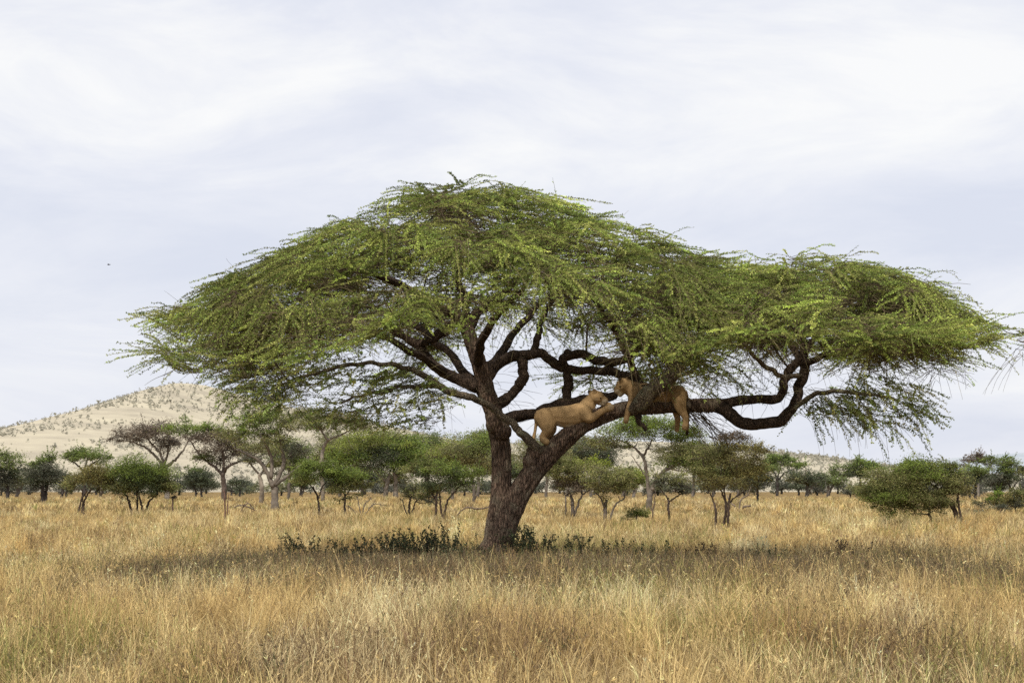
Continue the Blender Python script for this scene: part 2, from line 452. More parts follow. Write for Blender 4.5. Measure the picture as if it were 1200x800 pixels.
# limbs traced from the picture: (px, py, depth, radius px)
limbs = {
    'end_lower': ([(836, 475, 0, 9), (852, 482, -.1, 9), (867, 494, -.2, 8.5), (890, 497, -.2, 8), (913, 494, -.15, 7.5), (928, 479, -.1, 7.5), (937, 454, 0, 7.5), (943, 424, 0, 7), (939, 392, .1, 6), (930, 360, .2, 4.5), (922, 335, .3, 3)], M_limb),
    'end_upper': ([(838, 474, 0, 7), (865, 470, .1, 6.5), (890, 468, .1, 6), (913, 466, 0, 6), (919, 452, -.1, 6), (924, 436, -.1, 6), (938, 420, 0, 6), (950, 400, .1, 4), (975, 370, .6, 3), (1010, 345, 1, 2)], M_limb),
    'end_right': ([(938, 428, 0, 5), (962, 418, -.3, 4), (990, 410, -.6, 3.6), (1018, 403, -1, 3), (1050, 398, -1.4, 2.4), (1085, 392, -1.8, 1.6)], M_limb),
    'end_low': ([(930, 478, -.1, 4), (955, 462, -.6, 3.4), (985, 458, -1, 3), (1020, 462, -1.4, 2.5), (1055, 470, -1.6, 2)], M_lichen),
    'end_mid': ([(940, 440, 0, 4), (915, 440, -.8, 3.4), (892, 425, -1.4, 3), (870, 400, -2.2, 2.5), (850, 375, -3.2, 2)], M_lichen),
    'front_lump': ([(741, 482, -.3, 8), (750, 473, -.42, 11), (764, 459, -.48, 11), (780, 446, -.5, 10.5), (788, 432, -.45, 8), (788, 412, -.3, 6.5), (794, 388, -.3, 5), (806, 360, -.7, 4), (820, 330, -1.2, 2.5)], M_lichen),
    'behind_lions': ([(588, 494, .3, 9), (610, 486, .45, 8.5), (630, 483, .5, 8), (656, 474, .5, 7.5), (682, 469, .5, 7), (706, 466, .5, 6.5), (721, 463, .5, 5.5)], M_limb),
    'riser': ([(664, 474, .5, 7.5), (664, 458, .5, 6.5), (667, 447, .5, 6.5), (664, 433, .5, 6), (660, 420, .5, 6.5), (668, 411, .5, 5)], M_limb),
    'bridge': ([(566, 452, .3, 8), (580, 430, .5, 7.5), (598, 419, .6, 7.5), (616, 416, .6, 7.5), (634, 415, .6, 7), (651, 426, .55, 6.5), (669, 432, .5, 6), (699, 434, .5, 6), (727, 438, .4, 6), (745, 444, .2, 6), (756, 455, -.1, 6)], M_limb),
    'bridge_top': ([(661, 419, .5, 6), (680, 415, .5, 6.5), (700, 422, .5, 6), (722, 425, .5, 6), (738, 418, .6, 5.5), (752, 398, .8, 5), (770, 370, 1.2, 4), (780, 340, 1.8, 3), (790, 310, 2.5, 2)], M_limb),
    'loop': ([(611, 420, .6, 7.5), (613, 434, .55, 7.5), (610, 448, .5, 7), (600, 460, .4, 7), (587, 470, .25, 8), (576, 474, .15, 9)], M_limb),
    'bridge_up': ([(624, 416, .6, 5.5), (629, 400, .7, 5), (632, 385, .9, 4.5), (640, 365, 1.2, 4), (655, 340, 1.8, 3), (665, 315, 2.4, 2)], M_limb),
    'fork_left': ([(547, 388, .1, 8), (537, 371, 0, 8), (515, 361, -.2, 7.5), (494, 351, -.4, 7), (478, 338, -.8, 5.5), (450, 325, -1.4, 4.5), (420, 318, -2.2, 3.5), (390, 320, -3, 2.5)], M_limb),
    'fork_right': ([(548, 388, .1, 7.5), (558, 368, .3, 6.5), (572, 355, .6, 5.5), (590, 345, 1, 5), (610, 325, 1.6, 4), (630, 300, 2.2, 3), (645, 280, 2.8, 2)], M_limb),
    'fork_top': ([(547, 385, .1, 6.5), (545, 355, .3, 5.5), (535, 325, .4, 4.5), (530, 290, .5, 3.5), (535, 260, .5, 2)], M_limb),
    'left_low': ([(560, 452, .1, 10), (540, 446, .2, 8.5), (520, 436, .3, 7.5), (505, 425, .3, 7), (490, 404, .3, 6.5), (467, 391, .3, 5), (437, 376, .3, 4), (405, 372, .2, 3.2), (370, 370, 0, 3.6), (330, 372, -.3, 3), (290, 378, -.6, 2.2)], M_limb),
    'left_cross': ([(490, 405, .3, 7), (508, 396, .2, 7), (526, 382, .15, 7), (542, 374, .1, 7)], M_limb),
    'left_back': ([(568, 462, .3, 9), (548, 440, .8, 6.5), (520, 408, 1.6, 5.5), (480, 378, 2.6, 4.4), (430, 358, 3.6, 3), (380, 360, 4.4, 2.6)], M_limb),
    'stub_right': ([(560, 430, .3, 8), (575, 428, .6, 7), (590, 410, 1.2, 6), (610, 380, 2.2, 5), (640, 350, 3.4, 4), (660, 330, 4.4, 2.5)], M_limb),
    'lichen_front': ([(632, 530, -.3, 8), (622, 518, -.42, 7), (610, 506, -.5, 6), (597, 494, -.58, 5.5), (580, 480, -.68, 5), (560, 469, -.9, 5), (538, 462, -1.1, 4.8), (515, 452, -1.3, 4.5), (495, 440, -1.5, 4), (470, 430, -1.8, 3.4), (440, 425, -2.1, 3), (405, 428, -2.5, 2.6), (370, 436, -3, 2.2), (335, 447, -3.4, 1.6)], M_lichen),
    'lichen_two': ([(515, 452, -1.3, 3.6), (490, 452, -1.7, 3), (460, 455, -2.2, 2.5), (430, 462, -2.7, 2.2), (400, 470, -3.1, 1.7)], M_lichen),
    'front_mid': ([(560, 425, -.1, 7), (565, 400, -.9, 6), (578, 375, -1.9, 5), (598, 352, -3, 4), (615, 335, -4.2, 2.5)], M_limb),
    'front_right': ([(745, 440, 0, 5.5), (735, 415, -.9, 5), (722, 390, -2, 4), (705, 365, -3.2, 3), (690, 345, -4.4, 2)], M_limb),
    'front_left': ([(520, 436, 0, 6), (495, 420, -1.2, 5), (460, 400, -2.4, 4), (425, 385, -3.6, 3), (395, 375, -4.6, 2)], M_limb),
    'back_right': ([(940, 425, .2, 5), (920, 395, 1.2, 4.5), (890, 365, 2.4, 3.5), (860, 340, 3.6, 2.5)], M_limb),
    'broken_stub': ([(745, 480, -.2, 5), (750, 493, -.3, 4), (756, 503, -.3, 2.5)], M_limb),
}
skel = []
for k, (nm, (pts, m)) in enumerate(limbs.items()):
    P3 = [T(a, b, c) for a, b, c, d in pts]
    path, rad = smooth_path(P3, [d * PXM * .82 for a, b, c, d in pts], 10 * len(pts))
    # knobbly, slightly kinked run
    w = np.stack([fbm(np.arange(len(path)) * .23, np.full(len(path), 3.1 * j + k), 40 + j, 2) - .5 for j in range(3)], 1)
    w *= np.minimum(1, np.linspace(0, 4, len(path)))[:, None]
    path = path + w * 0.10
    mb = MB(); tube(mb, path, rad, 14, (.1, .1, .1), 0, 0.34, 100 + k)
    mb.build('limb', [m], tree, True, base)
    for a, b in zip(path[::3], rad[::3]):
        skel.append((a, b))
for a, b, c, d in left_stem[6:] + right_stem[8:]:
    skel.append((T(a, b, c), d * PXM))

# ------------------------------------------------------------------ the acacia: crown
top_px = np.array([(146, 392), (175, 382), (200, 369), (260, 342), (330, 304), (400, 264), (440, 241), (480, 224), (560, 212), (620, 233), (700, 264), (760, 279), (800, 300), (850, 315), (890, 312), (960, 290), (1020, 311), (1080, 347), (1140, 372), (1192, 390)], float)
rim_px = np.array([(146, 392), (200, 432), (260, 445), (330, 444), (400, 428), (450, 408), (500, 386), (560, 396), (620, 412), (680, 412), (740, 434), (800, 436), (850, 415), (900, 398), (960, 388), (1020, 396), (1080, 410), (1140, 408), (1192, 392)], float)
X0, X1 = T(205, 388)[0], T(1150, 388)[0]
XC, XA = (X0 + X1) / 2, (X1 - X0) / 2


def w_of(x):
    u = np.clip((x - XC) / XA, -1, 1)
    base_w = 6.6 * np.sqrt(np.maximum(1 - u * u, 0)) ** 0.85
    return np.maximum(base_w * (1 - 0.18 * np.exp(-((x - 4.6) / 1.6) ** 2)), 0.05)


def ztop_of(x):
    px = x / TD * F + 600
    return HC + (570 - np.interp(px, top_px[:, 0], top_px[:, 1])) / F * TD - 0.15


def zrim_of(x):
    px = x / (TD - 4.5) * F + 600
    d = TD - 0.75 * w_of(x)
    return HC + (570 - np.interp(px, rim_px[:, 0], rim_px[:, 1])) / F * d


def surf(x, y):
    """top of the crown above the ground; y measured from the tree's plane"""
    w = w_of(x); v = np.clip(np.abs(y) / w, 0, 1)
    zt, zr = ztop_of(x), zrim_of(x)
    # uneven pads
    n = (fbm(x * 0.45 + 50, y * 0.45 + 20, 5, 3) - 0.5)
    z = zr + (zt - zr) * (1 - v ** 2.1) ** 0.62
    return z + n * 1.7 * (0.10 + v * 0.9)


crown = MB(); lowl = MB(); lowr = MB()
COLS = np.array([(0.32, 0.39, 0.085), (0.27, 0.345, 0.078), (0.375, 0.42, 0.11), (0.185, 0.25, 0.06), (0.345, 0.36, 0.105)])
TWIG = np.array([(0.11, 0.08, 0.05), (0.075, 0.05, 0.035), (0.17, 0.14, 0.07)])


def pick(cols, n, p=None, jit=0.15):
    c = cols[rng.choice(len(cols), n, p=p)]
    return c * (1 + rng.normal(0, jit, (n, 1)))


def fan(hubs, hdir, per, lmin, lmax, droop, leaf_per_m, mb, elev=(0.0, 0.45), spread=1.1, tint=None, leaf=(0.026, 0.010), zcap=None, trad=0.006, bare=0.0, htint=None, wig=0.055):
    """a fan of leafy arching shoots out of each hub"""
    H = len(hubs)
    idx = np.repeat(np.arange(H), per)
    M = len(idx)
    st = hubs[idx] + rng.normal(0, 0.10, (M, 3))
    az = np.arctan2(hdir[idx, 1], hdir[idx, 0]) + rng.normal(0, spread, M)
    el = rng.uniform(elev[0], elev[1], M)
    d = np.stack([np.cos(az) * np.cos(el), np.sin(az) * np.cos(el), np.sin(el)], 1)
    L = lmin + (lmax - lmin) * rng.random(M) ** 1.3
    pts = grow(st, d, L, 9, droop * rng.uniform(0.4, 1.6, M), wig)
    if zcap is not None:
        lim = zcap(pts[..., 0], pts[..., 1]) + (rng.uniform(0.0, 0.12, M) + .45 * rng.random(M) ** 5)[:, None]
        ov = pts[..., 2] - lim
        pts[..., 2] -= np.where(ov > 0, ov * 0.7, 0)
    hub_t = ((1 + rng.normal(0, 0.12, H)) * (1 if htint is None else htint))[idx]
    tw = pick(TWIG, M) 
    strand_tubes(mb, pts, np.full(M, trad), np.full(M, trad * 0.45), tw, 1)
    isb = rng.random(M) < bare
    cnt = np.where(isb, 0, np.maximum(3, (L * leaf_per_m * rng.uniform(0.6, 1.25, M)))).astype(int)
    pos, dr, si, t = along(pts, cnt, 0.20)
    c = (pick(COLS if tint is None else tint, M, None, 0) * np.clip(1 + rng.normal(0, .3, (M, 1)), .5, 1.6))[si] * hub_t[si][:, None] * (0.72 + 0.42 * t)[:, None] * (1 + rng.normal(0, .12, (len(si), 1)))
    perp = unit(np.cross(dr, rng.normal(0, 1, dr.shape)))
    ax = dr * 0.6 + perp * 0.75 + np.array([0, 0, 0.15])
    s = rng.uniform(0.7, 1.35, len(si))
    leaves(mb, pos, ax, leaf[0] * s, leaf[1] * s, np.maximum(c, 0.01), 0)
    return pts


# pads spread through the shell of the crown, each with a handful of hubs
pads = []
for pxr in np.arange(240, 1120, 62):                      # the ridge of the crown is never bare
    xr = (pxr + rng.uniform(-14, 14) - 600) / F * TD
    yr = rng.uniform(-.7, .5) * min(1, w_of(np.array([xr]))[0] / 3)
    pads.append(np.array([xr, TD + yr, surf(np.array([xr]), np.array([yr]))[0] - .16]))
tries = 0
while len(pads) < 118 and tries < 30000:
    tries += 1
    x = rng.uniform(X0 + 1.15, X1 - 1.15)
    w = w_of(np.array([x]))[0]
    y = rng.uniform(-w, w) * 0.93
    v = abs(y) / w
    z = surf(np.array([x]), np.array([y]))[0]
    low = rng.random() > 0.62
    dep = rng.uniform(0.12, 0.5) if not low else rng.uniform(0.6, 1.5) * (1 - 0.6 * v)
    h = np.array([x, TD + y, z - dep])
    if all(np.linalg.norm((h - q) * np.array([1, 1, 2.0])) > 1.2 for q in pads):
        pads.append(h)
pads = np.array(pads)
hubs = []; padi = []
for i, p in enumerate(pads):
    for j in range(5):
        o = rng.normal(0, 0.42, 3) * np.array([1, 1, 0.28])
        hubs.append(p + o - np.array([0, 0, 0.18 * np.dot(o[:2], o[:2])])); padi.append(i)
hubs = np.array(hubs); padi = np.array(padi)
padtint = np.clip(1 + rng.normal(0, 0.22, len(pads)), .6, 1.5)
cen = np.array([XC - 0.6, TD, 4.6])
# direction of growth: outwards from two centres (the trunk fork and the end of the right limb)
c1 = np.array([-1.1, TD, 0]); c2 = np.array([6.6, TD, 0])
wgt = 1 / (1 + np.exp(-(hubs[:, 0] - 4.2) * 1.6))[:, None]
cc = c1 * (1 - wgt) + c2 * wgt
hd = hubs - cc; hd[:, 2] = 0; hd = unit(hd)
ho = hubs - pads[padi]; ho[:, 2] = 0
hd = hd * np.array([1, .25, 1])
hd = unit(hd + np.array([.8, .5, 0]) * unit(ho + 1e-6))

# branches that carry the hubs, each from the nearest place on what is already there
order = np.argsort(np.linalg.norm((hubs - cc)[:, :2], axis=1))
sp = np.array([a for a, b in skel]); sr = np.array([b for a, b in skel])
for i in order:
    h = hubs[i]
    d = np.linalg.norm(sp - h, axis=1)
    out = np.linalg.norm((sp - cc[i])[:, :2], axis=1) - np.linalg.norm((h - cc[i])[:2])
    cost = d + np.maximum(out, 0) * 1.5 + np.maximum(sp[:, 2] - h[2], 0) * 1.2
    j = int(np.argmin(cost))
    a = sp[j]
    L = np.linalg.norm(h - a)
    mid = (a + h) / 2 + np.array([0, 0, 0.10 * L]) + rng.normal(0, 0.07 * L, 3)
    n = max(5, int(L / 0.18))
    r0 = min(sr[j] * 0.8, 0.016 + 0.011 * L); r1 = 0.011
    path, rad = smooth_path([a, mid, h], [r0, (r0 + r1) / 2, r1], n)
    path[1:-1] += rng.normal(0, 0.018, (n - 2, 3))
    tube(crown, path, rad, 5, pick(TWIG[:2], 1)[0] * 0.7, 1, 0, i, False)
    sp = np.vstack([sp, path[2:]]); sr = np.concatenate([sr, rad[2:]])


def cap_fn(x, y):
    return surf(x, y - TD)


edge = np.clip(np.maximum(np.abs(hubs[:, 0] - XC) / XA, np.abs(hubs[:, 1] - TD) / w_of(hubs[:, 0])), 0, 1)
fan(hubs, hd, 21, 0.5, 1.7, 0.20, 98, crown, (-0.10, 0.42), 0.85, None, (0.0205, 0.0088), cap_fn, htint=padtint[padi])
# brown twiggy inside of the pads
ii = hubs[rng.choice(len(hubs), 420, False)] - np.array([0, 0, 0.28])
fan(ii, unit(rng.normal(0, 1, ii.shape) * np.array([1, 1, 0])), 13, 0.4, 1.2, 0.2, 3, crown, (-0.4, 0.35), 2.0, None, trad=0.0075, bare=0.9)
# drooping fringe on the rim
rimh = hubs[edge > 0.66]; rimd = hd[edge > 0.66]
fan(rimh, rimd, 9, 0.6, 1.5, 0.55, 80, crown, (-0.35, 0.2), 0.75, None, (0.0205, 0.0088), cap_fn, 0.0055, 0.15)
# bare dead shoots under the canopy and springing out of the top
und = hubs[rng.choice(len(hubs), 170, False)] - np.array([0, 0, 0.35])
fan(und, unit(rng.normal(0, 1, und.shape) * np.array([1, 1, 0])), 10, 0.5, 1.5, 0.8, 0, crown, (-0.9, 0.2), 2.0, None, trad=0.006, bare=1.0)
tp = hubs[(edge < 0.8)][::4]
fan(tp, hd[edge < 0.8][::4], 3, 0.5, 1.15, 0.7, 34, crown, (0.2, 0.7), 0.9, None, (0.02, 0.0085), trad=0.0055, bare=0.2, wig=.13)


# dead interior twigs round the limbs
ls = sp[(sp[:, 2] > 3.6) & (sp[:, 2] < 6.6)]
ls = ls[rng.choice(len(ls), 1300)]
fan(ls, unit(rng.normal(0, 1, ls.shape) * np.array([1, 1, 0.001])), 2, 0.25, 1.0, 0.35, 0, crown, (-0.7, 0.6), 2.0, None, trad=0.0055, bare=1.0)


def px_hubs(lst):
    return np.array([T(a, b, c) for a, b, c in lst])


LOWC = np.array([(0.36, 0.43, 0.13), (0.42, 0.46, 0.14), (0.27, 0.35, 0.11), (0.44, 0.43, 0.15)])  # low foliage greens lightened to stand in for light it catches
# sparse lower layer, left
ll = px_hubs([(535, 463, -1.2), (515, 455, -1.4), (500, 447, -1.6), (478, 440, -1.9), (455, 434, -2.1), (430, 430, -2.3), (405, 430, -2.6), (380, 437, -2.9), (352, 444, -3.2), (335, 448, -3.4), (490, 453, -1.8), (465, 457, -2.2), (435, 463, -2.6), (405, 471, -3), (520, 470, -1.2), (495, 475, -1.5), (470, 480, -1.8), (440, 478, -2.2), (320, 455, -3.5), (300, 450, -3.4), (285, 440, -3), (265, 430, -2.6), (420, 405, -2.4), (390, 405, -2.8), (360, 410, -3.2), (330, 468, -3.6), (360, 462, -3.4), (390, 482, -3.1), (420, 488, -2.7), (450, 492, -2.2), (480, 492, -1.8), (510, 492, -1.5), (340, 430, -2), (380, 425, -2.2), (410, 445, -2.6), (450, 445, -2.1)])
ld = np.tile(np.array([[-0.9, -0.4, 0]]), (len(ll), 1))
fan(ll, ld, 15, 0.4, 1.2, 0.42, 78, lowl, (-0.3, 0.3), 0.9, LOWC, (0.0235, 0.011), None, 0.005, 0.15)
fan(ll, ld, 6, 0.4, 1.1, 0.8, 0, lowl, (-0.9, 0.1), 1.3, LOWC, trad=0.0045, bare=1.0)
fan(px_hubs([(300, 455, -3.2), (285, 462, -3), (310, 462, -3.4), (340, 455, -3.4), (330, 470, -3.6)]), np.tile([[-.5, -.4, 0]], (5, 1)), 20, 0.4, 1.1, 0.9, 40, lowl, (-0.6, 0.2), 1.2, COLS, (0.028, 0.011), None, 0.005, 0.05)
# hanging layer, right
lr = px_hubs([(955, 462, -.7), (975, 459, -.9), (995, 459, -1.1), (1020, 463, -1.4), (1050, 469, -1.6), (945, 475, -.4), (965, 480, -.8), (990, 485, -1.1), (1015, 488, -1.3), (1040, 490, -1.5), (985, 470, -1.2), (1060, 455, -1.7), (1070, 475, -1.8), (1000, 440, -1.2), (1030, 445, -1.4)])
rd = np.tile(np.array([[0.9, -0.2, 0]]), (len(lr), 1))
fan(lr, rd, 17, 0.4, 1.25, 0.75, 85, lowr, (-0.6, 0.25), 0.95, LOWC, (0.026, 0.012), None, 0.0055, 0.15)
fan(lr, rd, 6, 0.5, 1.3, 1.2, 0, lowr, (-1.2, -0.1), 1.0, LOWC, trad=0.0055, bare=1.0)
# long arching shoots at the right-hand tip
rt = px_hubs([(975, 395, 0), (990, 390, -.6), (1010, 385, .5), (1030, 390, -1), (1050, 388, .3), (1000, 400, -1.4), (1020, 398, 1.2), (1045, 396, -.3)])
fan(rt, np.tile([[1, 0, 0]], (len(rt), 1)), 18, 0.9, 1.75, 0.33, 40, crown, (-0.1, 0.35), 0.45, None, (0.027, 0.010), None, 0.0065, 0.15)
# shoots hanging in front of the resting lioness
fh = px_hubs([(780, 425, -1.5), (800, 420, -1.8), (760, 420, -1.3), (820, 425, -1.6), (840, 430, -1.4), (860, 430, -1.2), (815, 440, -.9), (850, 445, -.9), (880, 430, -.8), (830, 455, 0.6), (870, 450, .6)])
fan(fh, np.tile([[.8, -.4, 0]], (len(fh), 1)), 9, 0.4, 1.1, 0.8, 60, crown, (-0.7, 0.2), 1.3, LOWC, (0.026, 0.010), None, 0.006, 0.35)
fan(px_hubs([(765, 430, -1.0), (785, 428, -1.1)]), np.tile([[-.3, -.3, 0]], (2, 1)), 4, 0.7, 1.3, 0.5, 8, crown, (-1.2, -0.5), 1.0, LOWC, trad=0.009, bare=0.5)
# dark spray of dead twigs below the limb
dk = px_hubs([(800, 482, -.1), (808, 482, -.1), (820, 482, 0)])
fan(dk, np.tile([[1, -.1, 0]], (3, 1)), 16, 0.6, 1.7, 0.25, 5, lowr, (-1.0, -0.25), 0.35, np.array([(.05, .06, .02)]), trad=0.008, bare=0.3)

crown.build('crown', [M_leaf, M_twig], tree, False, base)
tag(lowl.build('lower_foliage', [M_leaf, M_twig], tree, False, base), 'sparse low spray of foliage on the left')
tag(lowr.build('lower_foliage', [M_leaf, M_twig], tree, False, base), 'thin hanging foliage at the right end of the limb')


# ------------------------------------------------------------------ lionesses
FUR = np.array((0.365, 0.235, 0.112)); PALE = np.array((0.56, 0.46, 0.32)); DARK = np.array((0.03, 0.02, 0.015))


def lioness(name_label, ox, oy, chains, depth0, spots, eyes, nose, root_px):
    S = 8.89

    def L(zx, zy, dy=0.0):
        return P(ox + zx / S, oy + zy / S, TD + depth0 + dy)
    k = 1 / S / 50.0
    root = L(*root_px)
    e = empty('lioness', root)
    tag(e, name_label, 'lioness', 'lionesses in the acacia')
    parts = []
    for pts, n, sq in chains:
        ball_chain(parts, [L(a, b, c) for a, b, c, r in pts], [r * k * 1.08 for a, b, c, r in pts], n, sq)

    def colour(co):
        c = np.tile(FUR, (len(co), 1)) * (0.9 + 0.25 * fbm(co[:, 0] * 6, co[:, 2] * 6 + co[:, 1] * 4, 8, 3))[:, None]
        for (a, b, dy, r, cc_, s) in spots:
            p = L(a, b, dy)
            d = np.linalg.norm(co - p, axis=1)
            wt = (1 - sstep(r * k * 0.55, r * k, d))[:, None] * s
            c = c * (1 - wt) + cc_ * wt
        return c
    blob_mesh(parts, 0.0105, 'body', [M_fur], colour, e, 6, lambda co, no: 0.012 * (fbm(co[:, 0] * 7 + co[:, 1] * 5, co[:, 2] * 7, 4, 2) - .5), root)
    mb = MB()
    for a, b, dy, r in eyes:
        m2 = MB(); p = L(a, b, dy)
        th = np.linspace(0, PI, 7); path = p[None] + np.stack([np.cos(th) * r * k, 0 * th, 0 * th], 1)
        tube(m2, path, np.sin(th) * r * k + 1e-4, 8, (0.05, 0.03, 0.01), 0, cap=False)
        m2.build('eye', [M_eye], e, True, root)
    a, b, dy, r = nose
    m2 = MB(); p = L(a, b, dy)
    th = np.linspace(0, PI, 7); path = p[None] + np.stack([np.cos(th) * r * k, 0 * th, 0 * th], 1)
    tube(m2, path, np.sin(th) * r * k * 0.8 + 1e-4, 8, (0.05, 0.025, 0.02), 0, cap=False)
    m2.build('nose', [M_eye], e, True, root)
    return e


ch1 = [
    ([(225, 530, -.08, 84), (290, 520, -.08, 94), (390, 512, -.08, 96), (490, 520, -.09, 114), (580, 502, -.1, 116), (650, 470, -.08, 102), (695, 430, -.05, 84)], 46, 0.80),
    ([(255, 545, -.14, 98), (275, 575, -.16, 92)], 6, 0.85),                                  # haunch
    ([(640, 470, -.15, 92), (675, 495, -.2, 80)], 6, 0.8),                                   # shoulder
    ([(670, 440, 0, 84), (708, 385, 0, 74), (738, 345, 0, 64), (770, 318, -.02, 62)], 18, 0.85),
    ([(780, 312, -.02, 70), (805, 316, -.02, 66), (828, 330, -.02, 50), (868, 346, -.02, 40), (880, 350, -.02, 36)], 16, 0.9),
    ([(820, 352, -.02, 42), (852, 376, -.02, 27), (866, 380, -.02, 22)], 8, 0.9),
    ([(772, 268, -.13, 24), (770, 248, -.15, 23), (768, 236, -.155, 13)], 8, 0.55),
    ([(740, 278, .10, 24), (722, 262, .13, 22), (712, 252, .14, 13)], 8, 0.55),
    ([(665, 470, -.2, 80), (695, 518, -.29, 60), (738, 532, -.35, 43), (800, 492, -.37, 35), (860, 454, -.36, 31), (905, 433, -.34, 36), (942, 422, -.33, 35)], 34, 0.9),
    ([(680, 470, .14, 66), (720, 510, .2, 46), (790, 470, .2, 33), (860, 425, .2, 30), (920, 395, .2, 30)], 26, 0.9),
    ([(250, 525, -.17, 96), (274, 595, -.22, 80), (282, 642, -.24, 58), (256, 690, -.23, 40), (232, 722, -.22, 34), (236, 758, -.24, 33), (268, 780, -.3, 34)], 32, 0.85),
    ([(255, 530, .12, 88), (300, 600, .16, 66), (330, 640, .17, 46), (318, 690, .17, 34), (300, 740, .17, 30), (325, 760, .15, 28)], 26, 0.85),
    ([(190, 480, 0, 34), (170, 530, -.02, 22), (160, 600, -.06, 18), (150, 670, -.1, 17), (136, 735, -.14, 20), (128, 775, -.16, 17)], 40, 1.0),
]
sp1 = [(885, 375, -.1, 52, PALE, .8), (850, 392, -.06, 44, PALE, .95), (520, 650, -.1, 105, PALE, .7), (400, 610, -.1, 70, PALE, .6), (650, 565, -.1, 80, PALE, .5), (335, 650, -.15, 60, PALE, .7), (712, 255, .14, 26, DARK, .9), (768, 240, -.155, 24, DARK, .75), (128, 775, -.16, 40, DARK, .9), (866, 366, -.14, 17, DARK, .8), (838, 324, -.17, 20, DARK, .75), (790, 345, -.2, 34, PALE, .3), (942, 422, -.36, 44, PALE, .4), (400, 415, -.05, 70, DARK, .12), (560, 400, -.05, 80, DARK, .12)]
lioness('lioness standing in the fork, stretching a paw up the limb towards the other', 610, 430, ch1, 0.0, sp1,
        [(834, 320, -.15, 9), (834, 320, .11, 9)], (908, 338, -.02, 16), (250, 780, 0))

ch2 = [
    ([(735, 285, 0, 92), (670, 290, 0, 92), (600, 298, 0, 92), (500, 285, 0, 96), (400, 262, 0, 96), (320, 250, 0, 88), (270, 230, 0, 78)], 46, 0.8),
    ([(290, 235, -.02, 84), (240, 212, -.05, 76), (198, 196, -.06, 68)], 14, 0.85),
    ([(190, 190, -.06, 74), (172, 198, -.06, 68), (146, 222, -.06, 52), (126, 240, -.06, 42)], 14, 0.9),
    ([(165, 242, -.06, 46), (153, 278, -.06, 29), (150, 288, -.06, 24)], 8, 0.9),
    ([(165, 148, -.18, 25), (150, 130, -.2, 22), (142, 122, -.2, 13)], 8, 0.55),
    ([(215, 140, .07, 25), (232, 118, .09, 22), (238, 108, .09, 13)], 8, 0.55),
    # near foreleg hanging
    ([(300, 262, -.15, 72), (283, 330, -.24, 52), (262, 395, -.28, 40), (238, 455, -.3, 32), (222, 505, -.3, 27), (212, 540, -.31, 29), (208, 562, -.33, 26)], 30, 0.9),
    ([(310, 270, .15, 68), (320, 350, .25, 46), (330, 420, .3, 34), (330, 480, .3, 26), (326, 520, .3, 26)], 24, 0.9),
    # near hind leg hanging
    ([(752, 280, -.12, 86), (765, 350, -.22, 72), (775, 410, -.27, 58), (800, 465, -.29, 42), (826, 520, -.3, 32), (832, 570, -.3, 27), (828, 610, -.31, 30), (820, 632, -.34, 26)], 34, 0.9),
    ([(740, 300, .15, 78), (735, 390, .26, 54), (730, 460, .3, 40), (748, 540, .3, 30), (745, 600, .3, 25), (738, 655, .3, 24)], 30, 0.9),
    # tail behind
    ([(822, 270, .05, 30), (846, 330, .22, 20), (858, 430, .28, 17), (858, 540, .28, 15), (850, 640, .26, 15), (846, 680, .25, 19), (846, 700, .25, 14)], 60, 1.0),
]
sp2 = [(122, 262, -.1, 48, PALE, .8), (150, 290, -.08, 42, PALE, .95), (560, 390, 0, 95, PALE, .6), (142, 124, -.2, 30, DARK, .95), (238, 110, .09, 26, DARK, .8), (846, 688, .25, 42, DARK, .95), (124, 258, -.2, 16, DARK, .8), (146, 203, -.22, 20, DARK, .75), (210, 565, -.35, 26, DARK, .3), (700, 400, -.2, 60, PALE, .4)]
lioness('lioness draped asleep over the limb with legs dangling and her head turned left', 710, 430, ch2, 0.0, sp2,
        [(148, 200, -.2, 9), (148, 200, .09, 9)], (92, 228, -.06, 16), (560, 400, 0))


# ------------------------------------------------------------------ ground, hills
def grid_mesh(name, xs, ys, zfun, mats, kind='structure'):
    X, Y = np.meshgrid(xs, ys)
    Z = zfun(X, Y)
    n, m = X.shape
    idx = np.arange(n * m).reshape(n, m)
    q = np.stack([idx[:-1, :-1], idx[:-1, 1:], idx[1:, 1:], idx[1:, :-1]], -1).reshape(-1, 4)
    mb = MB(); mb.add(np.stack([X, Y, Z], -1).reshape(-1, 3), q)
    o = mb.build(name, mats, None, True)
    o['kind'] = kind
    return o


def ground_z(x, y):
    return 0.16 * (fbm(x * 0.06, y * 0.06, 2, 3) - 0.5) * sstep(6000, 200, np.abs(y))


gx = np.concatenate([-np.geomspace(9000, 60, 24), np.linspace(-55, 55, 80), np.geomspace(60, 9000, 24)])
gy = np.concatenate([[-4000, -800, -200, -50], np.linspace(-20, 130, 110), np.geomspace(135, 9000, 40)])
grid_mesh('ground', gx, gy, ground_z, [M_ground])

ridge = np.array([(-700, 548), (-400, 535), (-150, 515), (0, 503), (50, 498), (90, 487), (130, 470), (170, 457), (205, 449), (235, 451), (300, 468), (400, 491), (480, 505), (540, 517), (600, 520), (700, 516), (800, 517), (890, 527), (930, 531), (980, 538), (1050, 548), (1120, 556), (1250, 562), (1500, 569)], float)
HD = 1600.0


def hill_z(x, y):
    px = x / HD * F + 600
    h = (570 - np.interp(px, ridge[:, 0], ridge[:, 1], 548, 569.5)) / F * HD + HC
    h = h * np.clip((y - 760) / (HD - 760), 0, 1) ** 1.2 * (1 - 0.5 * sstep(HD, HD + 900, y))
    return h + 4.0 * (fbm(x * 0.006, y * 0.004, 6, 3) - 0.5) * sstep(760, 1200, y) - 0.6


